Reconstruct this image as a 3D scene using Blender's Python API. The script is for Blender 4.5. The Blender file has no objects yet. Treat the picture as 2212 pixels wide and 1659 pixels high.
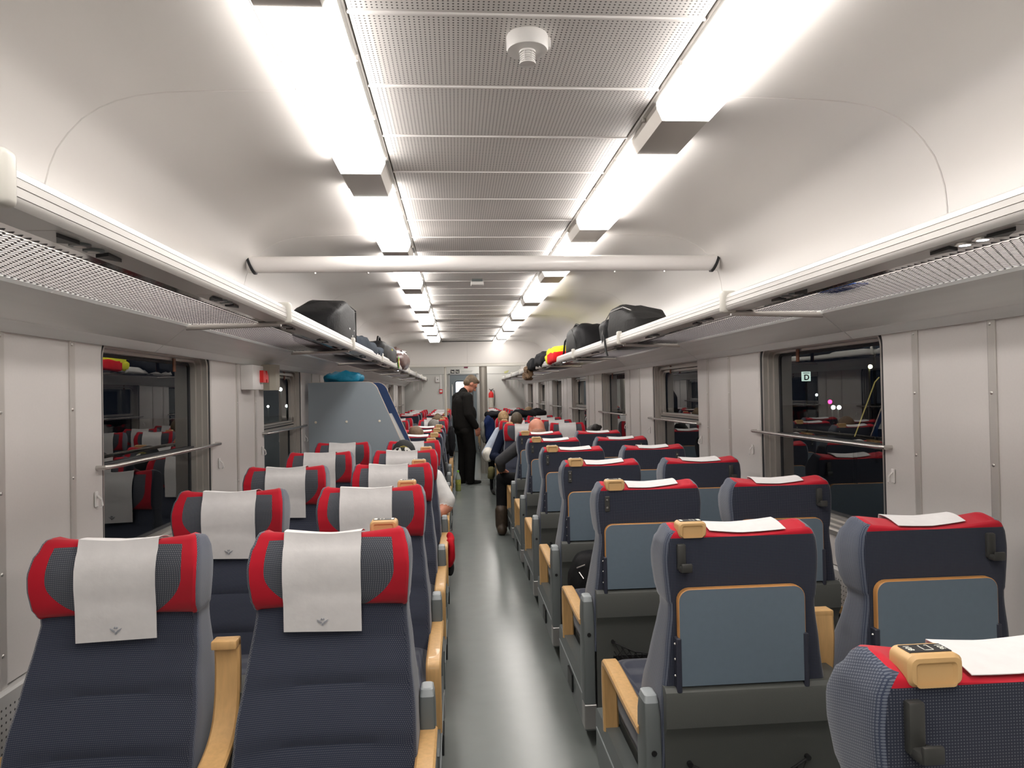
import bpy, bmesh, math, random
from mathutils import Vector, Matrix, noise
random.seed(7)
S = bpy.context.scene
COL = S.collection
PI = math.pi

# ------------------------------------------------------------------ camera
FPX, IW, IH = 1534.0, 2212, 1659
CAM = Vector((-0.2, 0.0, 1.47))
_y = Vector(((987 - IW / 2) / FPX, (850 - IH / 2) / FPX, 1.0)).normalized()
_d = Vector((0.018, 1.0, 0.0)); _d = (_d - _y * _d.dot(_y)).normalized()
_x = _d.cross(_y)
RM = Matrix((_x, _y, -_d))                 # camera (right, down, forward) -> world
cd = bpy.data.cameras.new('camera'); cd.sensor_width = 36.0; cd.lens = FPX / IW * 36.0
cd.clip_start = 0.05; cd.clip_end = 300
cam = bpy.data.objects.new('camera', cd); COL.objects.link(cam)
r, d, f = RM @ Vector((1, 0, 0)), RM @ Vector((0, 1, 0)), RM @ Vector((0, 0, 1))
cam.matrix_world = Matrix(((r.x, -d.x, -f.x, CAM.x), (r.y, -d.y, -f.y, CAM.y), (r.z, -d.z, -f.z, CAM.z), (0, 0, 0, 1)))
S.camera = cam

# ------------------------------------------------------------------ night sky, exposure
W = bpy.data.worlds.new('night'); S.world = W; W.use_nodes = True
W.node_tree.nodes['Background'].inputs[0].default_value = (0.012, 0.016, 0.03, 1)
W.node_tree.nodes['Background'].inputs[1].default_value = 0.12
S.view_settings.view_transform = 'Standard'; S.view_settings.look = 'None'
S.view_settings.gamma = 1.0; S.view_settings.use_curve_mapping = False
S.view_settings.exposure = 1.10
LAMP_POWER = 6.0                           # emission of the tube covers
LAMP_COLOR = (1.0, 0.955, 0.91)

# ------------------------------------------------------------------ materials
MATS = {}
def mat(name, col, rough=0.5, metal=0.0, spec=0.5, emit=None, es=1.0, bump=0.0, bscale=60.0, vary=0.0, vscale=3.0, coat=0.0, sheen=0.0, aniso=None):
    if name in MATS: return MATS[name]
    m = bpy.data.materials.new(name); m.use_nodes = True; MATS[name] = m
    nt = m.node_tree; b = nt.nodes['Principled BSDF']
    b.inputs['Base Color'].default_value = (*col, 1); b.inputs['Roughness'].default_value = rough
    b.inputs['Metallic'].default_value = metal; b.inputs['Specular IOR Level'].default_value = spec
    b.inputs['Coat Weight'].default_value = coat; b.inputs['Sheen Weight'].default_value = sheen
    if emit:
        b.inputs['Emission Color'].default_value = (*emit, 1); b.inputs['Emission Strength'].default_value = es
    if bump or vary:
        tc = nt.nodes.new('ShaderNodeTexCoord')
        if vary:
            n = nt.nodes.new('ShaderNodeTexNoise'); n.inputs['Scale'].default_value = vscale; n.inputs['Detail'].default_value = 5
            mp = nt.nodes.new('ShaderNodeMapping')
            if aniso: mp.inputs['Scale'].default_value = aniso
            nt.links.new(tc.outputs['Object'], mp.inputs[0]); nt.links.new(mp.outputs[0], n.inputs['Vector'])
            rp = nt.nodes.new('ShaderNodeMapRange'); rp.inputs[1].default_value = .25; rp.inputs[2].default_value = .75
            rp.inputs[3].default_value = 1 - vary; rp.inputs[4].default_value = 1 + vary
            nt.links.new(n.outputs['Fac'], rp.inputs[0])
            mx = nt.nodes.new('ShaderNodeMix'); mx.data_type = 'RGBA'; mx.blend_type = 'MULTIPLY'; mx.inputs[0].default_value = 1
            mx.inputs[6].default_value = (*col, 1); nt.links.new(rp.outputs[0], mx.inputs[7])
            nt.links.new(mx.outputs[2], b.inputs['Base Color'])
        if bump:
            n = nt.nodes.new('ShaderNodeTexNoise'); n.inputs['Scale'].default_value = bscale; n.inputs['Detail'].default_value = 4
            nt.links.new(tc.outputs['Object'], n.inputs['Vector'])
            bp = nt.nodes.new('ShaderNodeBump'); bp.inputs['Strength'].default_value = bump; bp.inputs['Distance'].default_value = .01
            nt.links.new(n.outputs['Fac'], bp.inputs['Height']); nt.links.new(bp.outputs[0], b.inputs['Normal'])
    return m

class NT:                                   # tiny node-maths helper
    def __init__(s, m): s.nt = m.node_tree; s.b = s.nt.nodes['Principled BSDF']
    def m(s, op, a, b=None, c=None):
        n = s.nt.nodes.new('ShaderNodeMath'); n.operation = op
        for i, v in enumerate((a, b, c)):
            if v is None: continue
            if isinstance(v, (int, float)): n.inputs[i].default_value = v
            else: s.nt.links.new(v, n.inputs[i])
        return n.outputs[0]
    def xyz(s, kind='Object'):
        t = s.nt.nodes.new('ShaderNodeTexCoord'); q = s.nt.nodes.new('ShaderNodeSeparateXYZ')
        s.nt.links.new(t.outputs[kind], q.inputs[0]); return q.outputs
    def mix(s, fac, a, b):
        n = s.nt.nodes.new('ShaderNodeMix'); n.data_type = 'RGBA'
        for i, v in ((0, fac), (6, a), (7, b)):
            if isinstance(v, tuple): n.inputs[i].default_value = (*v, 1)
            elif isinstance(v, (int, float)): n.inputs[i].default_value = v
            else: s.nt.links.new(v, n.inputs[i])
        return n.outputs[2]
    def color(s, o): s.nt.links.new(o, s.b.inputs['Base Color'])
    def dots(s, o, pu, pv, r):              # round dots on a grid, u = x + y, v = z
        u = s.m('ADD', o[0], o[1])
        fu = s.m('SUBTRACT', s.m('FRACT', s.m('MULTIPLY', u, 1 / pu)), .5)
        fv = s.m('SUBTRACT', s.m('FRACT', s.m('MULTIPLY', o[2], 1 / pv)), .5)
        d = s.m('SQRT', s.m('ADD', s.m('MULTIPLY', fu, fu), s.m('MULTIPLY', fv, fv)))
        return s.m('LESS_THAN', d, r)

def weave(name, base, dot, pu=.0052, pv=.0052, r=.26):
    m = mat(name, base, .9, spec=.2, sheen=.25); n = NT(m); o = n.xyz()
    n.color(n.mix(n.dots(o, pu, pv, r), base, dot)); return m
NAVY = weave('navy_weave', (.019, .0235, .042), (.088, .094, .115), .0043, .0043, .25)
NAVY_F = weave('navy_weave_front', (.026, .032, .055), (.105, .11, .13), .0046, .0046, .25)
SIDE = mat('side_fabric_sheen', (.1, .12, .17), .9, spec=.2, sheen=.3)  # seat sides: the lighter sheen of the pile is put into the colour
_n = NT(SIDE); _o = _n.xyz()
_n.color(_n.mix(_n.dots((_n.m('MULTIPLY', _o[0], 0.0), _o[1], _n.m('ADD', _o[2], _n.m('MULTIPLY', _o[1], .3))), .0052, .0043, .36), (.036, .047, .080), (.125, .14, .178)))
RED = mat('red_plush', (.47, .009, .024), .85, spec=.2, sheen=.15, vary=.12, vscale=9)
HEAD = mat('headrest_fabric', (.5, .01, .03), .88, spec=.2, sheen=.2)
_n = NT(HEAD); _o = _n.xyz()
_t = _n.m('SUBTRACT', .985, _o[2])
_p, _q = _n.m('MAXIMUM', _t, 0.0), _n.m('MINIMUM', _t, 0.0)
_xb = _n.m('SUBTRACT', _n.m('SUBTRACT', .178, _n.m('MULTIPLY', 7.5, _n.m('MULTIPLY', _p, _p))), _n.m('MULTIPLY', 1.2, _n.m('MULTIPLY', _q, _q)))
_grey = _n.m('MULTIPLY', _n.m('LESS_THAN', _n.m('ABSOLUTE', _o[0]), _xb), _n.m('LESS_THAN', _o[2], 1.066))
_wv = _n.mix(_n.dots(_o, .0052, .0052, .3), (.052, .058, .074), (.15, .155, .17))
_n.color(_n.mix(_grey, (.44, .008, .021), _wv))
CLOTH = mat('white_paper_cloth', (.71, .69, .685), .9, spec=.15, bump=.12, bscale=25, vary=.03, vscale=40)
WOOD = mat('beech_wood', (.66, .40, .165), .38, coat=.15, vary=.10, vscale=6, aniso=(14, 14, 1.5))
WOOD_TAN = mat('tan_plastic_wood', (.62, .39, .17), .45, vary=.08, vscale=12)
TRAY = mat('blue_grey_laminate', (.135, .18, .225), .45, vary=.03, vscale=50)
SHELL = mat('dark_olive_plastic', (.090, .095, .088), .5, bump=.08, bscale=400)
POST = mat('grey_plastic', (.13, .145, .145), .42)
CAP = mat('light_grey_plastic', (.33, .36, .37), .35)
HOOK = mat('charcoal_plastic', (.045, .045, .042), .35)
BLACK = mat('black_plastic', (.012, .012, .013), .45)
NET = mat('black_net', (.008, .008, .009), .8)
STEEL = mat('bright_steel', (.62, .60, .57), .22, metal=1)
SCREW = mat('zinc_screw', (.7, .68, .65), .3, metal=1)
BRACKETM = mat('tray_arm_navy', (.03, .033, .05), .45)
LABELW = mat('label_white', (.8, .8, .72), .5)
EMBLEM = mat('emblem_grey', (.32, .33, .36), .8)
ALUSIDE = mat('kick_plate_alu', (.38, .37, .36), .38, metal=.6)
WALLM = mat('wall_laminate', (.625, .59, .568), .42, vary=.015, vscale=120)
WSTRIP = mat('wall_joint_strip', (.56, .53, .50), .35, metal=.35)
WGAP = mat('joint_black', (.02, .02, .02), .8)  # plain black for the thin strips along joints
HEATER = mat('heater_laminate', (.50, .49, .475), .45)
_n = NT(HEATER); _o = _n.xyz()
_fy = _n.m('SUBTRACT', _n.m('FRACT', _n.m('MULTIPLY', _o[1], 1 / .02)), .5)
_fz = _n.m('SUBTRACT', _n.m('FRACT', _n.m('MULTIPLY', _o[2], 1 / .02)), .5)
_dd = _n.m('SQRT', _n.m('ADD', _n.m('MULTIPLY', _fy, _fy), _n.m('MULTIPLY', _fz, _fz)))
_n.color(_n.mix(_n.m('MULTIPLY', _n.m('LESS_THAN', _dd, .17), _n.m('LESS_THAN', _o[2], .62)), (.50, .49, .475), (.03, .03, .03)))
CEILP = mat('perforated_panel', (.70, .67, .645), .5)
_n = NT(CEILP); _o = _n.xyz()
_fx = _n.m('SUBTRACT', _n.m('FRACT', _n.m('MULTIPLY', _o[0], 1 / .0124)), .5)
_fy = _n.m('SUBTRACT', _n.m('FRACT', _n.m('MULTIPLY', _o[1], 1 / .0124)), .5)
_dd = _n.m('SQRT', _n.m('ADD', _n.m('MULTIPLY', _fx, _fx), _n.m('MULTIPLY', _fy, _fy)))
_in = _n.m('MULTIPLY', _n.m('LESS_THAN', _n.m('ABSOLUTE', _o[1]), .195), _n.m('LESS_THAN', _n.m('ABSOLUTE', _o[0]), .44))
_n.color(_n.mix(_n.m('MULTIPLY', _n.m('LESS_THAN', _dd, .21), _in), (.70, .67, .645), (.10, .095, .09)))
CEILW = mat('ceiling_trim_white', (.82, .79, .77), .4)
COVE = mat('cove_gloss_white', (.735, .705, .675), .30, spec=.5)
CHAN = mat('lamp_channel_alu', (.52, .50, .47), .3, metal=.7)
BLOCKM = mat('lamp_block_alu', (.48, .45, .41), .36, metal=.55)
DIFF = mat('lamp_diffuser', (.9, .9, .9), .5, emit=LAMP_COLOR, es=LAMP_POWER)
RAILW = mat('rack_rail_white', (.55, .53, .505), .3)
CLAMP = mat('rack_clamp_ivory', (.55, .53, .48), .4)
MESHM = mat('expanded_metal', (.22, .205, .22), .4, metal=.5)
VAL = mat('valance_brushed_alu', (.86, .88, .86), .34, metal=.12, vary=.05, vscale=3, aniso=(1, .3, 14))
POLISH = mat('polished_alu', (.55, .55, .54), .12, metal=1)
FRAME = mat('window_frame_alu', (.52, .49, .455), .32, metal=.7)
RUBBER = mat('black_rubber', (.010, .011, .014), .6)
FLOORM = mat('lino_blue_grey', (.19, .210, .200), .24, spec=.5, vary=.035, vscale=9, bump=.02, bscale=30)
ENDW = mat('end_wall_laminate', (.66, .66, .625), .45)
DOORM = mat('door_blue_grey', (.17, .205, .225), .4)
GREYPANEL = mat('partition_blue_grey', (.29, .34, .375), .5)
PANELEDGE = mat('partition_edge_beige', (.62, .50, .40), .5)
PNAVY = mat('partition_navy', (.012, .04, .13), .5)
WHITE = mat('white_plastic', (.78, .76, .74), .4)
BEIGE = mat('beige_plastic', (.40, .37, .30), .5)
SIGNRED = mat('signal_red', (.70, .02, .02), .4)
PILLAR = mat('pillar_alu', (.50, .47, .42), .32, metal=.7)
def glass(name, ior=1.75, tint=(.80, .84, .82)):
    m = bpy.data.materials.new(name); m.use_nodes = True; nt = m.node_tree; nt.nodes.clear()
    o = nt.nodes.new('ShaderNodeOutputMaterial'); t = nt.nodes.new('ShaderNodeBsdfTransparent'); g = nt.nodes.new('ShaderNodeBsdfGlossy')
    f_ = nt.nodes.new('ShaderNodeFresnel'); x = nt.nodes.new('ShaderNodeMixShader')
    t.inputs[0].default_value = (*tint, 1); g.inputs['Roughness'].default_value = 0.0; g.inputs[0].default_value = (.95, .97, .96, 1); f_.inputs[0].default_value = ior
    gm = nt.nodes.new('ShaderNodeNewGeometry'); iv = nt.nodes.new('ShaderNodeMath'); iv.operation = 'SUBTRACT'; iv.inputs[0].default_value = 1; ml = nt.nodes.new('ShaderNodeMath'); ml.operation = 'MULTIPLY'
    nt.links.new(gm.outputs['Backfacing'], iv.inputs[1]); nt.links.new(iv.outputs[0], ml.inputs[0]); nt.links.new(f_.outputs[0], ml.inputs[1]); nt.links.new(ml.outputs[0], x.inputs[0]); nt.links.new(t.outputs[0], x.inputs[1]); nt.links.new(g.outputs[0], x.inputs[2]); nt.links.new(x.outputs[0], o.inputs[0])
    return m
GLASS = glass('window_glass', 2.3)

# ------------------------------------------------------------------ mesh helpers
class MB:
    def __init__(s): s.v = []; s.f = []; s.mi = []; s.cur = 0
    def add(s, vs, fs, mi=None):
        o = len(s.v); s.v += [tuple(p) for p in vs]
        for q in fs: s.f.append(tuple(i + o for i in q)); s.mi.append(s.cur if mi is None else mi)
        return s
    def box(s, x0, x1, y0, y1, z0, z1, mi=None):
        vs = [(x, y, z) for x in (x0, x1) for y in (y0, y1) for z in (z0, z1)]
        return s.add(vs, [(0, 1, 3, 2), (4, 6, 7, 5), (0, 4, 5, 1), (2, 3, 7, 6), (0, 2, 6, 4), (1, 5, 7, 3)], mi)
    def rbox(s, x0, x1, y0, y1, z0, z1, b=.005, seg=2, mi=None):
        bm = bmesh.new(); bmesh.ops.create_cube(bm, size=1)
        for v in bm.verts: v.co = Vector(((x0 + x1) / 2 + v.co.x * (x1 - x0), (y0 + y1) / 2 + v.co.y * (y1 - y0), (z0 + z1) / 2 + v.co.z * (z1 - z0)))
        bmesh.ops.bevel(bm, geom=bm.edges[:], offset=b, segments=seg, profile=.5, affect='EDGES')
        bm.verts.index_update(); vs = [v.co.copy() for v in bm.verts]; fs = [[v.index for v in q.verts] for q in bm.faces]; bm.free()
        return s.add(vs, fs, mi)
    def loft(s, rings, closed=True, caps=True, mi=None):
        n = len(rings[0]); vs = [p for r_ in rings for p in r_]; fs = []
        for i in range(len(rings) - 1):
            for j in range(n if closed else n - 1):
                k = (j + 1) % n; fs.append((i * n + j, i * n + k, (i + 1) * n + k, (i + 1) * n + j))
        if caps and closed:
            fs.append(tuple(range(n - 1, -1, -1))); fs.append(tuple((len(rings) - 1) * n + j for j in range(n)))
        return s.add(vs, fs, mi)
    def prism(s, pts, axis, a, b, mi=None):  # polygon (u, v) extruded along an axis; the other two axes in x, y, z order
        def P(u, v, t): return (t, u, v) if axis == 'x' else (u, t, v) if axis == 'y' else (u, v, t)
        r0 = [P(u, v, a) for u, v in pts]; r1 = [P(u, v, b) for u, v in pts]
        return s.loft([r0, r1], mi=mi)
    def tube(s, path, rad, n=10, mi=None, flat=1.0):
        path = [Vector(p) for p in path]; rings = []
        for i, p in enumerate(path):
            t = ((path[min(i + 1, len(path) - 1)] - path[max(i - 1, 0)])).normalized()
            up = Vector((0, 0, 1)) if abs(t.z) < .9 else Vector((0, 1, 0))
            a = t.cross(up).normalized(); b = a.cross(t)
            rr = rad[i] if isinstance(rad, (list, tuple)) else rad
            rings.append([p + a * rr * math.cos(2 * PI * k / n) + b * rr * flat * math.sin(2 * PI * k / n) for k in range(n)])
        return s.loft(rings, mi=mi)
    def lathe(s, prof, c=(0, 0, 0), n=24, axis='z', mi=None):
        rings = []
        for rr, h in prof:
            ring = []
            for k in range(n):
                u, v = rr * math.cos(2 * PI * k / n), rr * math.sin(2 * PI * k / n)
                ring.append((c[0] + u, c[1] + v, c[2] + h) if axis == 'z' else (c[0] + u, c[1] + h, c[2] + v) if axis == 'y' else (c[0] + h, c[1] + u, c[2] + v))
            rings.append(ring)
        return s.loft(rings, mi=mi)
    def build(s, name, mats, parent=None, smooth=35, mirror=1, loc=None):
        me = bpy.data.meshes.new(name)
        vs = s.v if mirror == 1 else [(-p[0], p[1], p[2]) for p in s.v]
        me.from_pydata(vs, [], s.f); me.validate()
        mats = mats if isinstance(mats, (list, tuple)) else [mats]
        for m in mats: me.materials.append(m)
        if len(mats) > 1 and len(me.polygons) == len(s.mi): me.polygons.foreach_set('material_index', s.mi)
        bm = bmesh.new(); bm.from_mesh(me); bmesh.ops.recalc_face_normals(bm, faces=bm.faces[:]); bm.to_mesh(me); bm.free()
        if smooth:
            me.polygons.foreach_set('use_smooth', [True] * len(me.polygons)); me.set_sharp_from_angle(angle=math.radians(smooth))
        me.update()
        return link(name, me, parent, loc)
def link(name, data, parent=None, loc=None):
    o = bpy.data.objects.new(name, data); COL.objects.link(o)
    if parent: o.parent = parent
    if loc: o.location = loc
    return o
def tag(o, label=None, cat=None, group=None, kind=None):
    for k, v in (('label', label), ('category', cat), ('group', group), ('kind', kind)):
        if v: o[k] = v
    return o
def thing(name, label, cat, loc=(0, 0, 0), group=None, rz=0):
    o = link(name, None, None, loc); o.rotation_euler = (0, 0, rz); return tag(o, label, cat, group)
def copy_tree(o, parent=None):
    c = o.copy(); COL.objects.link(c); c.parent = parent
    for ch in list(o.children): copy_tree(ch, c)
    return c
def lerp(a, b, t): return a + (b - a) * t
def interp(tab, x):
    if x <= tab[0][0]: return tab[0][1]
    for (a, u), (b, v) in zip(tab, tab[1:]):
        if x <= b:
            t = (x - a) / (b - a); t = t * t * (3 - 2 * t) * .5 + t * .5
            return u + (v - u) * t
    return tab[-1][1]
ORD = ['first', 'second', 'third', 'fourth', 'fifth', 'sixth', 'seventh', 'eighth', 'ninth', 'tenth', 'eleventh', 'twelfth', 'thirteenth']
def rrect(y0, y1, z0, z1, rad, n=6):        # rounded rectangle, counter-clockwise
    out = []
    for cy, cz, a0 in ((y1 - rad, z1 - rad, 0), (y0 + rad, z1 - rad, 90), (y0 + rad, z0 + rad, 180), (y1 - rad, z0 + rad, 270)):
        for k in range(n + 1):
            a = math.radians(a0 + 90 * k / n); out.append((cy + rad * math.cos(a), cz + rad * math.sin(a)))
    return out
# ================================================================== THE SETTING
Y0, Y1 = -3.4, 18.0                         # the car behind and ahead of the photographer
YB = 12.92                                  # hanging transom
ZC = 2.42
# floor
fl = MB().box(-1.56, 1.56, Y0, 12.05, -.06, 0).box(-1.56, 1.56, 12.056, Y1 + .1, -.06, 0).build('floor', FLOORM, smooth=0)
tag(fl, 'blue-grey linoleum floor with a shiny aisle between the seats', 'floor', kind='structure')
MB().box(-1.5, 1.5, 12.049, 12.057, -.02, .0012).build('floor_joint', mat('lino_weld', (.36, .39, .385), .5), fl, smooth=0)

# walls with windows
WS = [2.72 + 2.19 * k for k in range(-2, 7)]  # where each window starts
WW, WZ0, WZ1 = 1.165, .80, 1.715
seam_mesh = MB().rbox(-.004, .003, -.0165, .0165, .60, 1.80, .0015, 1).build('tmp', WSTRIP).data
scr = MB().lathe([(.0055, 0), (.0055, .001), (.004, .0028), (.001, .0034)], n=10, axis='x').build('tmp2', SCREW).data
for nm in ('tmp', 'tmp2'): bpy.data.objects.remove(bpy.data.objects[nm])
hookm = MB().rbox(-.004, .002, -.010, .010, -.028, .028, .002, 1).tube([(-.004, 0, .015), (-.018, 0, 0), (-.022, 0, -.022), (-.016, 0, -.030)], .004, 6).build('tmp', WHITE).data
bpy.data.objects.remove(bpy.data.objects['tmp'])
wn = 0
for sg, side in ((-1, 'left'), (1, 'right')):
    X = lambda v: sg * v
    wall = link('wall_' + side, None); tag(wall, 'pale laminate side wall with tall windows, ' + ('behind the seats facing the photographer' if sg < 0 else 'beside the seats showing their backs'), 'wall', kind='structure')
    for k, s in enumerate(WS):
        a, b = s - .21, s + 1.60
        # window panel with a rounded opening
        if s + WW < Y1 - .1:
            N = 8; hole = rrect(s, s + WW, WZ0, WZ1, .085, N); cx, cz = s + WW / 2, (WZ0 + WZ1) / 2
            b_ = min(b, Y1)
            out = []
            for (y, z), c in zip(hole, range(len(hole))):
                q = c // (N + 1); t = (c % (N + 1)) / N
                y1_, z1_ = (b_, 1.80); y0_, z0_ = (a, .66)
                if q == 0: p = (y1_, z) if t < .5 else (y, z1_)
                elif q == 1: p = (y, z1_) if t < .5 else (y0_, z)
                elif q == 2: p = (y0_, z) if t < .5 else (y, z0_)
                else: p = (y, z0_) if t < .5 else (y1_, z)
                if c % (N + 1) == N // 2: p = ((y1_, z1_), (y0_, z1_), (y0_, z0_), (y1_, z0_))[q]
                out.append(p)
            hole_in = rrect(s - .006, s + WW + .006, WZ0 - .006, WZ1 + .006, .088, N)
            rings = [[(X(1.50), y, z) for y, z in out], [(X(1.50), y, z) for y, z in hole_in], [(X(1.506), y, z) for y, z in hole], [(X(1.53), y, z) for y, z in hole]]
            MB().loft(rings, caps=False).build('wall_panel', WALLM, wall, smooth=30)
            # the window
            wn += 1
            win = link('window_%d' % wn, None)
            op = (k % 2 == 1)
            tag(win, ('opening sash window' if op else 'fixed window') + ' in the %s wall, %s module from the car end wall' % (side, ORD[len(WS) - 1 - k]), 'window', kind='structure')
            def ring(seq, name, m, par):
                rr = [[(X(x), y, z) for y, z in rrect(s + i, s + WW - i, WZ0 + i, WZ1 - i, max(.09 - i, .02), N)] for i, x in seq]
                return MB().loft(rr, caps=False).build(name, m, par, smooth=30)
            ring([(-.004, 1.512), (.006, 1.507), (.018, 1.509), (.020, 1.516)], 'rubber_seal', RUBBER, win)
            ring([(.018, 1.514), (.020, 1.510), (.032, 1.512), (.034, 1.535), (.046, 1.537), (.048, 1.560), (.060, 1.562), (.062, 1.596)], 'window_frame', FRAME, win)
            ring([(.060, 1.588), (.064, 1.586), (.074, 1.590), (.075, 1.599)], 'glazing_seal', RUBBER, win)
            MB().box(X(1.594), X(1.600), s + .06, s + WW - .06, WZ0 + .06, WZ1 - .06).build('window_pane', GLASS, win, smooth=0)
            if op:
                MB().rbox(min(X(1.555), X(1.592)), max(X(1.555), X(1.592)), s + .055, s + WW - .055, 1.245, 1.275, .004, 1).rbox(min(X(1.55), X(1.592)), max(X(1.55), X(1.592)), s + .055, s + WW - .055, 1.205, 1.238, .004, 1, ).build('sash_bar', FRAME, win)
                MB().box(X(1.556), X(1.592), s + .055, s + WW - .055, 1.238, 1.245).build('sash_seal', RUBBER, win, smooth=0)
                for ins, x0 in ((.062, 1.545), (.084, 1.565)):
                    rr = [[(X(x), y, z) for y, z in rrect(s + ins + i, s + WW - ins - i, 1.262, WZ1 - ins - i, .05, N)] for i, x in ((0, x0 + .02), (0, x0), (.016, x0), (.018, x0 + .02))]
                    MB().loft(rr, caps=False).build('sash_frame', FRAME, win, smooth=30)
            else:
                MB().rbox(min(X(1.570), X(1.596)), max(X(1.570), X(1.596)), s + .06, s + WW - .06, 1.205, 1.222, .003, 1).build('glazing_bar', RUBBER, win)
            zr = 1.226
            MB().tube([(X(1.505), s - .05, zr), (X(1.472), s - .045, zr), (X(1.462), s - .01, zr), (X(1.462), s + WW + .01, zr), (X(1.472), s + WW + .045, zr), (X(1.505), s + WW + .05, zr)], .0085, 10).build('grab_rail', STEEL, win)
            MB().rbox(min(X(1.49), X(1.595)), max(X(1.49), X(1.595)), s + .04, s + WW - .04, WZ0 - .004, WZ0 + .02, .003, 1).build('window_sill', FRAME, win)
            MB().rbox(min(X(1.552), X(1.558)), max(X(1.552), X(1.558)), s + .80, s + .83, 1.60, 1.665, .002, 1).build('blind_tab', mat('brown_leather_tab', (.16, .045, .012), .5), win)
            for yy, zz in ((s - .06, 1.115), (s + WW + .10, 1.115)):
                h = link('curtain_hook', hookm, win, (X(1.497), yy, zz)); h.rotation_euler = (0, 0, PI if sg < 0 else 0)
        # plain panel between the two joints
        if b < Y1:
            MB().rbox(min(X(1.50), X(1.53)), max(X(1.50), X(1.53)), b + .001, min(b + .379, Y1), .66, 1.80, .002, 1).build('wall_panel', WALLM, wall)
            for yy in (b, b + .38):
                if yy > Y1 - .05: continue
                st = link('joint_strip', seam_mesh, wall, (X(1.4985), yy, 0)); st.rotation_euler = (0, 0, PI if sg < 0 else 0)
                for zz in (.75, .98, 1.21, 1.44, 1.66):
                    c = link('screw', scr, st, (-.004, .004, zz)); c.rotation_euler = (0, PI, 0)
                MB().box(X(1.4975), X(1.501), yy + .0165, yy + .0195, .66, 1.8).build('joint_gap', WGAP, wall, smooth=0)
        # heater cover below
        MB().prism([(X(1.53), .655), (X(1.485), .655), (X(1.478), .648), (X(1.478), .20), (X(1.50), .06), (X(1.53), .06)], 'y', a + .002, min(a + 2.188, Y1)).build('heater_cover', HEATER, wall, smooth=20)
    MB().box(X(1.531), X(1.55), Y0, Y1, -.05, .80).box(X(1.531), X(1.55), Y0, Y1, 1.715, 2.0).build('wall_backing', WALLM, wall, smooth=0)
    # the floor edge
    bb = MB().rbox(min(X(1.47), X(1.55)), max(X(1.47), X(1.55)), Y0, Y1, .0, .08, .004, 1).build('baseboard_' + side, mat('base_grey', (.2, .2, .2), .5))
    tag(bb, 'grey skirting along the foot of the %s wall' % side, 'baseboard', kind='structure')

# ceiling
ceil = MB().box(-1.56, 1.56, Y0, Y1, 2.50, 2.54).build('ceiling', CEILW, smooth=0)
tag(ceil, 'white curved ceiling with perforated centre panels', 'ceiling', kind='structure')
pan = None; y = 1.725 - .424 * 12; ys = [y + .424 * i for i in range(39)]
ys = [v for v in ys if v < YB - .1]
for i, a in enumerate(ys):
    a_ = a + (.0 if a > 1.8 else -.085)      # the first bay in view is shorter
    if pan is None:
        pan = MB().rbox(-.452, .452, -.208, .208, ZC, ZC + .014, .003, 1).build('ceiling_panel', CEILP, ceil, loc=(0, 0, 0)); me = pan.data
        pan.location = (0, a + .256, 0)
        stm = MB().rbox(-.455, .455, -.005, .005, ZC - .004, ZC + .008, .002, 1).build('panel_joint', CEILW, ceil); stm.location = (0, a + .044, 0); stme = stm.data
    else:
        link('ceiling_panel', me, ceil, (0, a + .256, 0)); link('panel_joint', stme, ceil, (0, a + .044, 0))
MB().box(-.46, .46, YB - .12, Y1, ZC, ZC + .014).build('ceiling_panel', CEILP, ceil, smooth=0)
COVEP = [(.672, 2.418), (.70, 2.412), (.85, 2.410), (1.0, 2.405), (1.08, 2.400), (1.15, 2.390), (1.21, 2.374), (1.26, 2.352), (1.31, 2.318), (1.35, 2.275), (1.385, 2.225), (1.405, 2.175), (1.419, 2.12), (1.425, 2.06), (1.427, 1.98), (1.427, 1.775)]
seams = [2.22 + 2.13 * k - 2.13 * 3 for k in range(0, 12)]
seams = [v if abs(v - 4.35) > .01 else 4.215 for v in seams]
for sg in (-1, 1):
    pts = [seams[0] - .5] + seams
    for a, b in zip(pts, pts[1:]):
        b = min(b, Y1)
        if a >= b: continue
        rows = []
        for t, off in ((a + .0015, .004), (a + .004, 0), (b - .004, 0), (b - .0015, .004)):
            rows.append([(sg * (x + off * .7), t, z + off * .7) for x, z in COVEP])
        MB().loft(rows, closed=False).build('cove_panel', COVE, ceil, smooth=40)
    MB().loft([[(sg * (x + .006), t, z + .006) for x, z in COVEP] for t in (Y0, Y1)], closed=False).build('cove_backing', WALLM, ceil, smooth=40)
    # channel that carries the lamps
    MB().prism([(sg * .452, ZC + .012), (sg * .458, ZC - .006), (sg * .470, ZC - .010), (sg * .478, ZC + .03), (sg * .652, ZC + .03), (sg * .660, ZC - .012), (sg * .674, ZC - .008), (sg * .678, ZC + .012), (sg * .678, ZC + .05), (sg * .452, ZC + .05)], 'y', Y0, Y1).build('lamp_channel', CHAN, ceil, smooth=20)
    clip = None
    for i in range(27):
        yy = -1.0 + .424 * i + .02
        if yy > YB - .1: break
        if clip is None: clip = MB().lathe([(.008, -.012), (.008, .004), (.003, .008)], n=10).build('channel_clip', SCREW, ceil, loc=(sg * .464, yy, ZC - .008)).data
        else: link('channel_clip', clip, ceil, (sg * .464, yy, ZC - .008))
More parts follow.
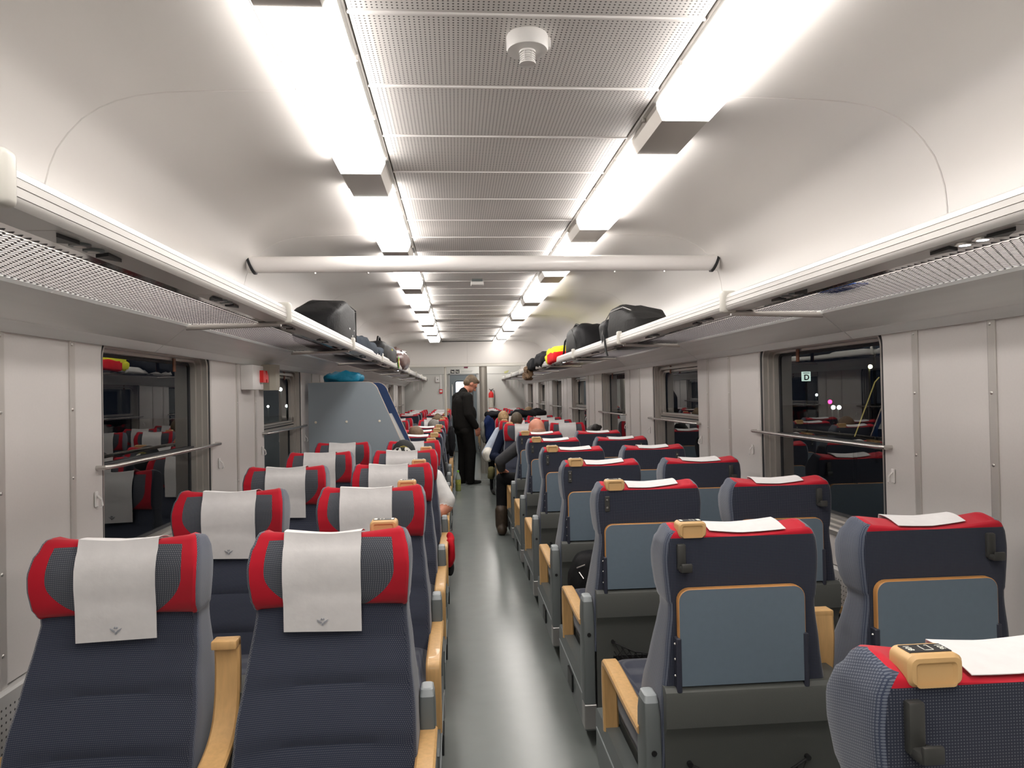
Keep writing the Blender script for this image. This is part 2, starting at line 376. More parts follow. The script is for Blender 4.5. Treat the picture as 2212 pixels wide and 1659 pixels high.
# rear closing wall (behind the photographer) and the end wall
rw = MB().box(-1.56, 1.56, Y0 - .05, Y0, -.05, 2.54).build('wall_back', ENDW, smooth=0)
tag(rw, 'plain pale end wall behind the photographer', 'wall', kind='structure')
ew = MB().box(-1.56, 1.56, Y1, Y1 + .05, -.05, 2.54).build('wall_front', ENDW, smooth=0)
tag(ew, 'pale grey end wall of the car with door and sign panel', 'wall', kind='structure')
MB().box(-1.5, 1.5, Y1 - .004, Y1, 1.952, 1.960).box(-.55, -.543, Y1 - .004, Y1, 0, 1.95).box(.345, .352, Y1 - .004, Y1, 0, 1.95).build('wall_joint', mat('joint_grey', (.25, .26, .26), .5), ew, smooth=0)
# white strips under the racks
sm = None
for x in (-1.28, -1.17, -1.07, 1.05, 1.15, 1.25, 1.35, 1.44):
    if sm is None: sm = MB().rbox(-.016, .016, -.008, 0, -.10, .10, .002, 1).build('white_strip', WHITE, ew, loc=(x, Y1, 1.66)).data
    else: link('white_strip', sm, ew, (x, Y1, 1.66 if x < 0 else 1.68))
# hanging transom
tr = MB().box(-1.43, 1.43, YB, YB + .04, 1.99, 2.47).build('trim_1', COVE, smooth=0)
tag(tr, 'white transom panel hanging from the ceiling above the pillar', 'transom', kind='structure')
MB().rbox(-1.43, 1.43, YB - .02, YB + .06, 1.955, 1.99, .004, 1).box(-1.43, 1.43, YB - .008, YB, 2.005, 2.012).build('transom_rail', mat('transom_rail_ivory', (.66, .64, .58), .4), tr)
MB().box(-.46, .46, YB - .01, YB, ZC - .012, ZC + .01).build('transom_gap', WGAP, tr, smooth=0)
MB().box(-.001, .001, YB - .002, YB, 2.01, 2.42).build('transom_joint', mat('joint_grey2', (.4, .38, .36), .5), tr, smooth=0)
pl = MB().lathe([(.072, 0), (.072, 1.957)], (.285, YB + .10, 0), 32).build('round_pillar', PILLAR)
tag(pl, 'thick round brushed metal pillar under the white transom', 'pillar', kind='structure')
ps = MB().tube([(-.405, YB + .05, 0), (-.405, YB + .05, 1.957)], .021, 14).build('grab_post', mat('post_ivory', (.66, .63, .56), .4))
tag(ps, 'slim ivory post from floor to transom beside the aisle', 'post', kind='structure')

# door in the end wall
dr = link('door_1', None); tag(dr, 'blue-grey end door with a lit window behind the standing man', 'door', kind='structure')
DX0, DX1 = -.37, .30
MB().rbox(DX0, DX1, Y1 - .03, Y1 + .0, .02, 1.945, .004, 1).build('door_leaf', DOORM, dr)
MB().box(DX0 - .035, DX0, Y1 - .045, Y1, 0, 1.97).box(DX1, DX1 + .035, Y1 - .045, Y1, 0, 1.97).box(DX0 - .035, DX1 + .035, Y1 - .045, Y1, 1.945, 1.975).build('door_frame', mat('door_frame_grey', (.42, .43, .42), .4), dr, smooth=0)
hx = rrect(-.25, .06, 1.05, 1.79, .05, 6)
MB().loft([[(x, yy, z) for x, z in rrect(-.25 + i, .06 - i, 1.05 + i, 1.79 - i, .06 - i, 6)] for i, yy in ((0, Y1 - .031), (0, Y1 - .045), (.022, Y1 - .045), (.022, Y1 - .031))], caps=False).build('window_gasket', mat('gasket_blue', (.02, .03, .05), .5), dr)
MB().box(-.23, .04, Y1 - .036, Y1 - .034, 1.07, 1.77).build('door_window', mat('lit_vestibule_glass', (.3, .33, .36), .2, emit=(.80, .9, 1.0), es=.75), dr, smooth=0)
MB().tube([(.20, Y1 - .05, .75), (.20, Y1 - .08, .78), (.20, Y1 - .08, 1.60), (.20, Y1 - .05, 1.63)], .014, 8).build('door_handle', STEEL, dr)
MB().tube([(-.315, Y1 - .05, 1.42), (-.315, Y1 - .07, 1.45), (-.315, Y1 - .07, 1.66), (-.315, Y1 - .05, 1.69)], .014, 8).build('door_handle', WHITE, dr)
# ================================================================== LAMPS
def lamp_label(sg, y):
    side = 'left' if sg < 0 else 'right'
    if y > 4.15: return 'glowing ceiling tube lamp of the %s strip, %s beyond the cross pipe' % (side, ORD[int((y - 3.9) // 1.56)])
    return 'glowing ceiling tube lamp of the %s strip, %s before the cross pipe' % (side, ORD[int((4.3 - y) // 1.56)])
LX, LP = .566, 1.56
PROF = [(-.098, 2.425), (-.096, 2.392), (-.078, 2.352), (.078, 2.352), (.096, 2.392), (.098, 2.425)]
dm = bm_ = None
for sg, first in ((-1, 3.197 - 1.56 * 4), (1, 2.613 - 1.56 * 4)):
    i = 0
    while True:
        y = first + LP * i; i += 1
        if y > Y1 - 1.3: break
        L = min(1.22, YB - .22 - y) if y < YB else 1.22
        if L < .35: continue
        t = thing('ceiling_lamp', lamp_label(sg, y + .6), 'lamp', (sg * LX, y, 0), 'fluorescent ceiling lamps of the %s strip' % ('left' if sg < 0 else 'right'))
        if L == 1.22:
            if dm is None: dm = MB().prism(PROF, 'y', 0, 1.22).build('diffuser', DIFF, t, smooth=20).data
            else: link('diffuser', dm, t)
        else: MB().prism(PROF, 'y', 0, L).build('diffuser', DIFF, t, smooth=20)
        if not YB - LP < y < YB:
            if bm_ is None:
                bm_ = MB().prism([(u * .985, z + (.002 if z < 2.4 else 0)) for u, z in PROF], 'y', 1.221, 1.559).build('end_block', BLOCKM, t, smooth=20).data
            else: link('end_block', bm_, t)
# cross pipe
pp = thing('cross_pipe', 'thick white pipe spanning the ceiling from cove to cove', 'pipe', (0, 4.15, 2.227))
MB().tube([(-1.372, 0, 0), (1.372, 0, 0)], .047, 28).build('pipe', mat('pipe_gloss_white', (.80, .77, .75), .25), pp)
for sg in (-1, 1):
    MB().loft([[(sg * (1.352 + .02 * math.sin(a) + dx), rr * math.cos(a), rr * math.sin(a)) for a in [2 * PI * k / 28 for k in range(28)]] for rr, dx in ((.048, -.003), (.056, -.003), (.056, .012), (.048, .012))], caps=False).build('rubber_collar', RUBBER, pp)
for x in (-1.0, -.7, .75, 1.05):
    MB().lathe([(.006, -.006), (.006, .004)], (x, 0, -.048), 8).build('pipe_screw', SCREW, pp)
# smoke detector on the ceiling and a smaller sensor further on
sd = thing('smoke_detector', 'round white smoke detector with ribbed nozzle on perforated panel', 'smoke detector', (.004, 1.875, ZC))
MB().lathe([(.054, 0), (.056, -.004), (.056, -.034), (.053, -.040), (.02, -.041)], n=40).build('housing', WHITE, sd)
MB().lathe([(.022, -.040), (.022, -.046), (.018, -.046), (.018, -.072), (.022, -.072), (.022, -.076), (.004, -.077)], n=28).build('nozzle', WHITE, sd)
m_ = MB()
for z in (-.051, -.057, -.063, -.069): m_.lathe([(.0185, z - .0012), (.0205, z - .0012), (.0205, z + .0012), (.0185, z + .0012)], n=24)
for k in range(6):
    a = k * PI / 3; m_.box(.0195 * math.cos(a) - .0012, .0195 * math.cos(a) + .0012, .0195 * math.sin(a) - .0012, .0195 * math.sin(a) + .0012, -.074, -.044)
m_.build('ribs', WHITE, sd, smooth=0)
MB().lathe([(.0165, -.074), (.0165, -.046)], n=20).build('core', HOOK, sd)
MB().rbox(.052, .062, -.008, .008, -.032, -.004, .002, 1).build('test_clip', WHITE, sd)
sn = thing('ceiling_sensor', 'small white square sensor box on the ceiling beyond the pipe', 'sensor', (-.015, 5.93, ZC))
MB().rbox(-.054, .054, -.04, .04, -.05, -.022, .004, 1).build('housing', WHITE, sn); MB().rbox(-.046, .046, -.034, .034, -.024, 0, .003, 1).build('mounting_base', POST, sn)

# ================================================================== LUGGAGE RACKS
def expanded(L, Wd, cl=.028, cw=.0142, hw=.0021):   # expanded metal: zigzag strands meeting at bonds, long way along y
    m = MB(); nx, ny = int(Wd / cw), int(L / (cl / 2))
    for i in range(nx + 1):
        pts = []
        for j in range(ny + 1):
            e = 1 if (i + j) % 2 else -1; x, y = i * cw + e * cw * .40, j * cl / 2
            pts += [(x, y - cl * .07), (x, y + cl * .07)]
        vs = []
        for x, y in pts: vs += [(x - hw, y, -.0012), (x + hw, y, .0012)]
        m.add(vs, [(2 * k, 2 * k + 2, 2 * k + 3, 2 * k + 1) for k in range(len(pts) - 1)])
    return m
BP = {-1: [3.165 + 1.955 * k for k in range(-3, 8)], 1: [2.915 + 1.95 * k for k in range(-3, 8)]}
RP = [(.938, 1.797), (.931, 1.806), (.930, 1.8135), (.9335, 1.8135), (.9335, 1.8155), (.930, 1.8155), (.930, 1.8305), (.9335, 1.8305), (.9335, 1.8325), (.930, 1.8325), (.931, 1.8465), (.9345, 1.8465), (.9345, 1.8485), (.932, 1.8485), (.936, 1.862), (.946, 1.868), (.962, 1.868), (.966, 1.860), (1.000, 1.838), (1.022, 1.800), (1.022, 1.797)]
arrow = None; shelf = {}
lit = {(1, 0), (1, 7), (-1, 9)}
for sg, side in ((-1, 'left'), (1, 'right')):
    X = lambda v: sg * v
    rack = thing('luggage_rack', 'long overhead luggage rack of metal mesh with white rail above %s' % ('the grey partition' if sg < 0 else 'the bald man'), 'luggage rack')
    MB().prism([(X(x), z) for x, z in RP], 'y', Y0, Y1).build('front_rail', RAILW, rack, smooth=35)
    MB().prism([(X(1.022), 1.798), (X(1.054), 1.795), (X(1.054), 1.798), (X(1.022), 1.801)], 'y', Y0, Y1).build('polished_strip', POLISH, rack, smooth=0)
    ends = BP[sg]
    for a, b in zip([Y0] + ends, ends + [Y1]):
        if b <= Y0 or a >= Y1: continue
        a, b = max(a, Y0), min(b, Y1)
        key = round(b - a, 3)
        if (key, sg) not in shelf:
            q = expanded(b - a - .02, .294); q.v = [(X(1.057 + p[0]), p[1] + .01, p[2] + 1.792) for p in q.v]
            shelf[(key, sg)] = q.build('mesh_shelf', MESHM, rack, smooth=0, loc=(0, a, 0)).data
        else: link('mesh_shelf', shelf[(key, sg)], rack, (0, a, 0))
        MB().prism([(X(1.352), 1.797), (X(1.346), 1.790), (X(1.352), 1.780), (X(1.366), 1.772), (X(1.450), 1.705), (X(1.458), 1.703), (X(1.462), 1.697), (X(1.492), 1.672), (X(1.500), 1.672), (X(1.500), 1.700), (X(1.372), 1.797)], 'y', a + .002, b - .002).build('valance_panel', VAL, rack, smooth=25)
    for y in ends:
        if not Y0 < y < Y1: continue
        br = MB().rbox(min(X(.915), X(.980)), max(X(.915), X(.980)), y - .021, y + .021, 1.787, 1.882, .012, 3).build('bracket_clamp', CLAMP, rack)
        MB().tube([(X(.96), y, 1.788), (X(1.36), y, 1.776)], .012, 10).build('bracket_arm', WSTRIP, br)
    # reading lamp pairs in the underside of the rail
    y = (1.57 if sg < 0 else 1.525) - .9; n = 0
    for n in range(18):
        yy = (1.57 if sg < 0 else 1.525) + .885 * n
        if yy > 16.5: break
        u = MB().box(X(.944), X(1.014), yy - .15, yy + .15, 1.7962, 1.7972).build('reading_lamp_plate', RAILW, rack, smooth=0)
        for e in (-1, 1):
            MB().prism([(X(.962), yy + e * .060), (X(.998), yy + e * .078), (X(.968), yy + e * .135)], 'z', 1.788, 1.7965).build('switch', BLACK, u, smooth=0)
            on = (sg, n) in lit
            MB().lathe([(.021, .0), (.021, -.006), (.016, -.007)], (X(.978), yy + e * .028, 1.797), 18).build('lamp_ring', STEEL if on else POST, u)
            MB().lathe([(.015, -.0065), (.004, -.0085)], (X(.978), yy + e * .028, 1.797), 16).build('lamp_lens', mat('lit_lens', (.9, .9, .95), .3, emit=(.85, .9, 1.0), es=9) if on else WSTRIP, u)
bl = MB().rbox(1.06, 1.15, 2.22, 2.42, 1.801, 1.807, .002, 1).build('blue_item', mat('bright_blue_item', (.02, .13, .60), .5))  # thin bright blue slab laid on the mesh
tag(bl, 'bright blue flat card lying on the right mesh rack', 'item')

# ================================================================== THINGS ON THE WALLS
eb = thing('emergency_brake_box', 'white wall box with red emergency pull handle beside window', 'emergency brake', (-1.5, 4.52, 1.592))
MB().rbox(0, .075, -.125, .105, -.075, .075, .005, 2).build('box', WHITE, eb)
MB().prism([(.02, -.030), (.02, .045), (.06, .045), (.105, .015), (.105, .045), (.14, .015), (.14, -.030), (.105, -.030), (.105, -.01), (.085, -.010), (.085, -.030)], 'x', .075, .098).build('pull_handle', SIGNRED, eb, smooth=0)
sp = thing('wall_speaker', 'beige angular speaker box mounted on the wall beside the window', 'speaker', (-1.5, 4.885, 1.60))
MB().prism([(0, -.095), (.07, -.095), (.10, -.055), (.10, .055), (.07, .095), (0, .095)], 'z', -.085, .085).build('cabinet', BEIGE, sp, smooth=20)
MB().lathe([(.006, 0), (.006, .002)], (.10, .03, .05), 8, axis='x').build('screw', SCREW, sp)
# end wall things
fe = thing('fire_extinguisher', 'red topped fire extinguisher with pale label on the end wall', 'fire extinguisher', (.66, Y1 - .08, 1.02))
MB().lathe([(.060, 0), (.066, .02), (.066, .07)], n=24).build('cylinder_base', SIGNRED, fe)
MB().lathe([(.0655, .07), (.0655, .33)], n=24).build('label_band', mat('extinguisher_label', (.62, .60, .52), .5, vary=.3, vscale=60), fe)
MB().lathe([(.066, .33), (.066, .42), (.05, .46), (.022, .475), (.022, .50)], n=24).build('cylinder_top', SIGNRED, fe)
MB().tube([(-.05, 0, .545), (0, 0, .52), (.06, 0, .55)], .009, 8).tube([(0, 0, .49), (0, 0, .53)], .016, 10).build('valve_lever', BLACK, fe)
MB().tube([(.02, -.01, .53), (.08, -.02, .50), (.09, -.02, .35), (.075, -.02, .12)], .008, 8).build('hose', BLACK, fe)
MB().box(-.03, .03, .06, .08, .1, .3).build('wall_mount', STEEL, fe, smooth=0)
cb = thing('call_box', 'small white button box on the end wall with a cable duct', 'button box', (-.68, Y1, 1.83))
MB().rbox(-.05, .05, -.05, 0, -.07, .07, .004, 1).build('housing', WHITE, cb); MB().lathe([(.012, -.05), (.012, -.056)], (.0, 0, .0), 12, axis='y').build('button', HOOK, cb)
MB().box(.06, .09, -.02, 0, -.24, .12).build('cable_duct', WHITE, cb, smooth=0)
hb = thing('hammer_box', 'red and white glass hammer box below the button box', 'hammer box', (-.60, Y1, 1.53))
MB().rbox(-.04, .04, -.03, 0, -.055, .055, .004, 1).build('case', SIGNRED, hb); MB().rbox(-.028, .028, -.034, -.029, -.02, .03, .002, 1).build('window', WHITE, hb)
pc = thing('pictogram_panel', 'pair of black pictograms with fine print above the end door', 'sign', (-.30, Y1, 2.02))
MB().box(-.05, .05, -.004, 0, -.05, .05).build('dog_tile', BLACK, pc, smooth=0)
MB().box(.075, .175, -.004, 0, -.05, .05).build('seat_tile', BLACK, pc, smooth=0)
MB().prism([(-.036, .018), (-.026, .03), (-.016, .014), (.026, .010), (.036, .026), (.032, -.004), (.032, -.034), (.022, -.034), (.020, -.012), (-.008, -.012), (-.010, -.034), (-.020, -.034), (-.022, .002)], 'y', -.007, -.004).build('dog_shape', LABELW, pc, smooth=0)
MB().prism([(.09, .03), (.102, .03), (.108, -.004), (.150, -.004), (.160, -.034), (.148, -.034), (.142, -.018), (.096, -.018)], 'y', -.007, -.004).box(.125, .16, -.007, -.004, .012, .022).build('seat_shape', LABELW, pc, smooth=0)
m_ = MB()
for j, (n_, z) in enumerate(((11, .014), (10, -.014))):
    x = .22
    for i in range(n_):
        w_ = .012 + .012 * ((i * 7 + j * 3) % 4) / 3; m_.box(x, x + w_, -.004, 0, z - .005, z + .005); x += w_ + .008
m_.build('fine_print', mat('print_grey', (.30, .30, .29), .6), pc, smooth=0)
rs = MB().rbox(-.012, .088, Y1 - .008, Y1, 2.105, 2.145, .002, 1).build('red_notice', mat('notice_maroon', (.16, .02, .05), .5)); tag(rs, 'small dark red notice high on the end wall above the door', 'notice')
yn = MB().prism([(1.0, 2.00), (1.13, 2.04), (1.10, 1.98), (1.02, 1.95)], 'y', Y1 - .004, Y1).build('yellow_sticker', mat('sticker_yellow', (.62, .62, .28), .6), smooth=0); tag(yn, 'small pale yellow sticker on the end wall above the right rack', 'sticker')

# ================================================================== LUGGAGE PARTITION
def slant(o=0):                              # outline of a partition panel in x, z
    return [(-1.47 + o * 0, .02), (-1.47, 1.585), (-1.00, 1.585)] + [(-.975 + .10 * math.sin(t), 1.485 + .10 * math.cos(t)) for t in (.2, .5, .8, 1.1)] + [(-.87, 1.49), (-.66, 1.00), (-.60, .86), (-.60, .02)]
pt = thing('luggage_partition', 'tall blue-grey partition with slanted edge and navy inner side', 'partition', (0, 0, 0))
MB().prism(slant(), 'y', 6.20, 6.222).build('front_panel', GREYPANEL, pt, smooth=0)
o_ = slant(); e_ = [(x - (.0 if x < -1.4 else .006), z - (.006 if z > 1 else 0)) for x, z in o_]
MB().prism([(x + (.003 if x > -1.4 else 0), z + (.003 if z > .1 else 0)) for x, z in o_], 'y', 6.206, 6.217).build('panel_edging', PANELEDGE, pt, smooth=0)
MB().prism([(x + .04 if x > -1.4 else x, z) for x, z in o_], 'y', 6.60, 6.622).build('back_panel', PNAVY, pt, smooth=0)
MB().prism([(x + .043 if x > -1.4 else x, z + (.003 if z > .1 else 0)) for x, z in o_], 'y', 6.606, 6.617).build('panel_edging', PANELEDGE, pt, smooth=0)
MB().prism([(-1.47, .35), (-.66, .35), (-.66, .375), (-1.47, .375)], 'y', 6.222, 6.60).build('luggage_floor', GREYPANEL, pt, smooth=0)
MB().prism([(-.82, 1.30), (-.70, 1.05), (-.68, 1.05), (-.80, 1.30)], 'y', 6.222, 6.60).build('side_board', mat('side_board_grey', (.33, .33, .32), .45), pt, smooth=0)
sc = None
for x in (-1.41, -1.15, -.87):
    if sc is None: sc = MB().lathe([(.011, 0), (.009, -.004), (.002, -.005)], n=12, axis='y').build('panel_screw', mat('cream_cap', (.75, .70, .58), .4), pt, loc=(x, 6.20, 1.245)).data
    else: link('panel_screw', sc, pt, (x, 6.20, 1.245))
# ================================================================== SEATS
# a seat faces +y; its back is the plane y = 0; m = +1 puts the aisle on -x, m = -1 mirrors it
HW = [(.40, .245), (.60, .238), (.75, .222), (.85, .211), (.90, .209), (1.00, .214), (1.04, .213), (1.075, .204), (1.10, .196)]
FR = [(.40, .285), (.55, .235), (.70, .172), (.80, .128), (.88, .100), (.95, .098), (1.03, .098), (1.10, .085)]
def ztop(x, y): return 1.062 + .012 * min(1, abs(x) / .2) ** 2.2 + .019 * math.sin(min(1, max(0, y / .13)) * PI * .5) - .006 * (1 - min(1, abs(x) / .14))
def bulge(z):                                # how far the headrest pad stands forward
    return interp([(.872, 0), (.884, .55), (.91, .85), (.96, 1.0), (1.00, .97), (1.04, .72), (1.068, .42), (1.09, .2)], z)
def wingf(u): return .006 + .034 * max(0, (u - .30) / .70) ** 1.6
def seat_ring(z, sh=0.0):
    w = interp(HW, z) + .010 * bulge(z) - sh; fr = interp(FR, z); b = bulge(z); rc = .016
    side = fr - .008 * (z > .88) + (.030 + wingf(1)) * b - sh - .010 * (z > .88)
    p = []
    for i in range(13): p.append((lerp(-w + rc, w - rc, i / 12), sh))
    for a in (20, 45, 70): p.append((w - rc + rc * math.sin(math.radians(a)), sh + rc - rc * math.cos(math.radians(a))))
    for i in range(5): p.append((w, lerp(sh + rc, side - .014, i / 4)))
    for a in (35, 70): p.append((w - .014 + .014 * math.cos(math.radians(a)), side - .014 + .014 * math.sin(math.radians(a))))
    g = sum(.009 * math.exp(-((z - q) / .009) ** 2) for q in (.80, .675, .54))
    for i in range(21):
        x = lerp(w - .016, -w + .016, i / 20); u = abs(x) / w
        low = fr - .022 * (1 - u ** 2.5) * min(1, (1.0 - z) / .25 + .2) - g * (1 - u ** 4)
        pad = fr - .016 + (.030 + wingf(u)) * b - sh
        p.append((x, pad if z > .8755 else low))
    for a in (70, 35): p.append((-w + .014 - .014 * math.cos(math.radians(a)), side - .014 + .014 * math.sin(math.radians(a))))
    for i in range(5): p.append((-w, lerp(side - .014, sh + rc, i / 4)))
    for a in (70, 45, 20): p.append((-w + rc - rc * math.sin(math.radians(a)), sh + rc - rc * math.cos(math.radians(a))))
    return p
def seat_shapes():                           # the whole back as one skin, then cut into backrest and headrest faces
    zs = [.40 + .475 * i / 24 for i in range(25)] + [.8755 + .0015, .884, .892, .905] + [.92 + .0125 * i for i in range(12)]
    rings = [[(x, y, z) for x, y in seat_ring(z)] for z in zs]
    zl = zs[-1]
    for t, sh in ((.55, 0), (.86, .003), (1.0, .010)):
        rings.append([(x, y, lerp(zl, ztop(x, y), t)) for x, y in seat_ring(min(zl + .012 * t * 2, 1.085), sh)])
    n = len(rings[0]); top = rings[-1]
    A, B = MB(), MB()
    allv = [p for r_ in rings for p in r_]
    # top cap: rear edge points 0..12 against the 21 front points, columns by x
    fr_ = list(range(20, 45)); rear = list(range(0, 13))
    cap = []
    for i in range(13):
        x0, y0, z0 = top[i]; xf = -x0
        j = 23 + (20 - round(i / 12 * 20)); x1, y1, z1 = top[j]
        col = []
        for t in range(9):
            u = t / 8; x = lerp(x0, x1, u); y = lerp(y0, y1, u); col.append((x, y, ztop(x, y) if 0 < t < 8 else lerp(z0, z1, u)))
        cap.append(col)
    for i in range(len(rings) - 1):
        for j in range(n):
            k = (j + 1) % n; fc = (i * n + j, i * n + k, (i + 1) * n + k, (i + 1) * n + j)
            c = [sum(allv[q][a] for q in fc) / 4 for a in range(3)]
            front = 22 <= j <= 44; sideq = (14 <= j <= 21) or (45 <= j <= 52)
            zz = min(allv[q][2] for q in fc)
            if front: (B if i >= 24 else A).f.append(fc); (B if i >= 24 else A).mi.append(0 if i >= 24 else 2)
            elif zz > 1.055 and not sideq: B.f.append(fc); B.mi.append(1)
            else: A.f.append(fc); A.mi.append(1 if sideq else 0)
    A.v = list(allv); A.f.append(tuple(range(n))); A.mi.append(0)
    B.v = list(allv)
    o = len(B.v)
    for col in cap: B.v += col
    for i in range(12):
        for t in range(8): B.f.append((o + i * 9 + t, o + (i + 1) * 9 + t, o + (i + 1) * 9 + t + 1, o + i * 9 + t + 1)); B.mi.append(1)
    for e, idx in ((0, list(range(53 + 2, n)) ), (12, [13, 14, 15])): pass
    # close the two short ends of the cap with fans over the side points
    for e, js in ((12, list(range(12, 24))), (0, [0] + list(range(n - 1, 42, -1)))):
        col = [o + e * 9 + t for t in range(9)]
        edge = [(len(rings) - 1) * n + j for j in js]
        poly = col + list(reversed(edge))
        cx = [sum(B.v[q][a] for q in poly) / len(poly) for a in range(3)]; cx[2] = max(B.v[q][2] for q in poly) - .001
        B.v.append(tuple(cx)); ci = len(B.v) - 1
        for q1, q2 in zip(poly, poly[1:] + poly[:1]):
            if q1 != q2: B.f.append((q1, q2, ci)); B.mi.append(1)
    for M in (A, B):                         # drop unused vertices
        used = sorted({q for fc in M.f for q in fc}); mp = {q: i for i, q in enumerate(used)}
        M.v = [M.v[q] for q in used]; M.f = [tuple(mp[q] for q in fc) for fc in M.f]
    return A, B
def cloth_mesh(seed, skew=0.0, xo=0.0):
    rnd = random.Random(seed); m = MB(); rows = []; nx = 14
    # path over the headrest: (y, z offset rule)
    path = [('r', t / 2) for t in range(2, 3)] + [('t', t / 6) for t in range(1, 7)] + [('f', t / 16) for t in range(1, 17)]
    ph, am = rnd.uniform(0, 6), rnd.uniform(.002, .005)
    for k, (kind, t) in enumerate(path):
        row = []
        for i in range(nx + 1):
            s = i / nx * 2 - 1; x = xo + s * .107
            if kind == 'r': y = .012 + skew * .010 * s; z = ztop(x, y) + .007
            elif kind == 't': y = lerp(.012 + skew * .010 * s, .100, t); z = ztop(x, y) + .006 + .003 * math.sin(t * PI) * (1 + .4 * math.sin(ph + 3 * s))
            else:
                z = lerp(1.072, .812 + .004 * s * skew, t)
                u_ = abs(x) / .215
                y = interp(FR, z) - .016 + (.030 + wingf(u_)) * bulge(z) + .008 if z > .90 else .124 - (.90 - z) * .02
                if z > 1.045: y = max(y, .104) + am * math.sin(ph + 9 * t + 2.2 * s) * math.sin(PI * t) + .0025 * math.sin(ph * 2 + 17 * t)
            row.append((x, y, z))
        rows.append(row)
    N = nx + 1; L = len(rows)
    vs = [p for r_ in rows for p in r_]
    vs2 = [(p[0], p[1] + (-.0012 if k // N >= 7 else 0), p[2] - (.0012 if k // N < 7 else 0)) for k, p in enumerate(vs)]
    fs = [(j * N + i, j * N + i + 1, (j + 1) * N + i + 1, (j + 1) * N + i) for j in range(L - 1) for i in range(nx)]
    m.add(vs, fs); m.add(vs2, [tuple(reversed(q)) for q in fs])
    rim = [i for i in range(N)] + [j * N + N - 1 for j in range(1, L)] + [(L - 1) * N + i for i in range(N - 2, -1, -1)] + [j * N for j in range(L - 2, 0, -1)]
    M = L * N; o = len(m.v) - 2 * M
    for a, b in zip(rim, rim[1:] + rim[:1]): m.f.append((o + a, o + b, o + M + b, o + M + a)); m.mi.append(0)
    return m
def emblem_mesh(xo=0.0):                     # little winged wheel under a crown
    m = MB(); c = (xo, .841); y0, y1 = .1225, .1262
    def P(pts): m.prism([(x + c[0], z + c[1]) for x, z in pts], 'y', y0, y1)
    for e in (-1, 1):
        P([(e * .003, -.001), (e * .010, .003), (e * .0155, .006), (e * .012, .0), (e * .0085, -.0035), (e * .005, -.006), (e * .003, -.006)])
        P([(e * .0005, .006), (e * .003, .010), (e * .0055, .006), (e * .004, .004), (e * .0005, .004)])
    P([(.0025 * math.cos(a), -.008 + .0035 * math.sin(a)) for a in [2 * PI * k / 10 for k in range(10)]])
    return m
def handle_mesh():
    m = MB(); x0, x1, y0, y1, z0, z1 = -.181, -.102, -.006, .044, 1.058, 1.102
    prof = rrect(x0, x1, z0, z1, .012, 4)
    def rg(y, i): return [(x, y, z) for x, z in rrect(x0 + i, x1 - i, z0 + (i if i < .01 else -.0), z1 - i, max(.012 - i * .6, .004), 4)]
    m.loft([rg(y0 + .004, .016), rg(y0 + .004, .014), rg(y0, .010), rg(y0, .004), rg(y0 + .005, 0), rg(y1 - .005, 0), rg(y1, .004), rg(y1, .010), rg(y1 - .004, .014), rg(y1 - .004, .016)])
    return m
def sweep(pts, x0, x1, th, b=.006):          # bentwood: path in (y, z), width along x, thickness th
    m = MB(); pts = [Vector((0, y, z)) for y, z in pts]; rings = []
    # smooth the path
    for _ in range(3):
        q = [pts[0]]
        for a, c in zip(pts, pts[1:]): q += [a.lerp(c, .25), a.lerp(c, .75)]
        q.append(pts[-1]); pts = q
    for i, p in enumerate(pts):
        t = (pts[min(i + 1, len(pts) - 1)] - pts[max(i - 1, 0)]).normalized(); n = Vector((0, -t.z, t.y)) * th / 2
        c = []
        for (u, v) in ((x0, -1), (x0 + b, -1.0), (x1 - b, -1), (x1, -1), (x1, 1), (x1 - b, 1), (x0 + b, 1), (x0, 1)):
            k = 1 if u in (x0 + b, x1 - b) else .55
            w = p + n * v * k; c.append((u, w.y, w.z))
        rings.append(c)
    return m.loft(rings)
def tray_parts(root, mi):
    x0, x1, z0, z1 = -.192, .168, .658, .922
    def outl(i, r_): 
        o = [(x0 + i, z0), (x1 - i, z0)]
        for cx, a0 in ((x1 - r_ - i, 0), (x0 + r_ + i, 90)):
            for k in range(7): a = math.radians(a0 + 15 * k); o.append((cx + r_ * math.cos(a), z1 - i - r_ + r_ * math.sin(a)))
        return o
    t = MB().prism(outl(.0026, .031), 'y', -.0222, -.006).build('tray_table', TRAY, root, mirror=mi, smooth=20)
    A, B = outl(0, .034), outl(.0028, .031)
    rings = [[(x, y, z) for x, z in o] for o, y in ((B, -.022), (A, -.020), (A, -.004), (B, -.004))]
    rings = [r_[1:] + r_[:1] for r_ in rings]
    MB().loft(rings, closed=False).build('tray_wood_edge', mat('tray_edge_wood', (.50, .24, .075), .4, vary=.15, vscale=20), t, mirror=mi)
    for e in (x0 - .004, x1 - .004):
        a = MB().rbox(e - .004, e + .010, -.026, .004, .640, .79, .003, 1).build('tray_arm', BRACKETM, t, mirror=mi)
        q = MB()
        for z in (.685, .73, .772): q.lathe([(.0035, 0), (.002, -.003)], (e - .0045, -.012, z), 8, axis='x')
        q.build('arm_screws', SCREW, t, mirror=mi)
    return t
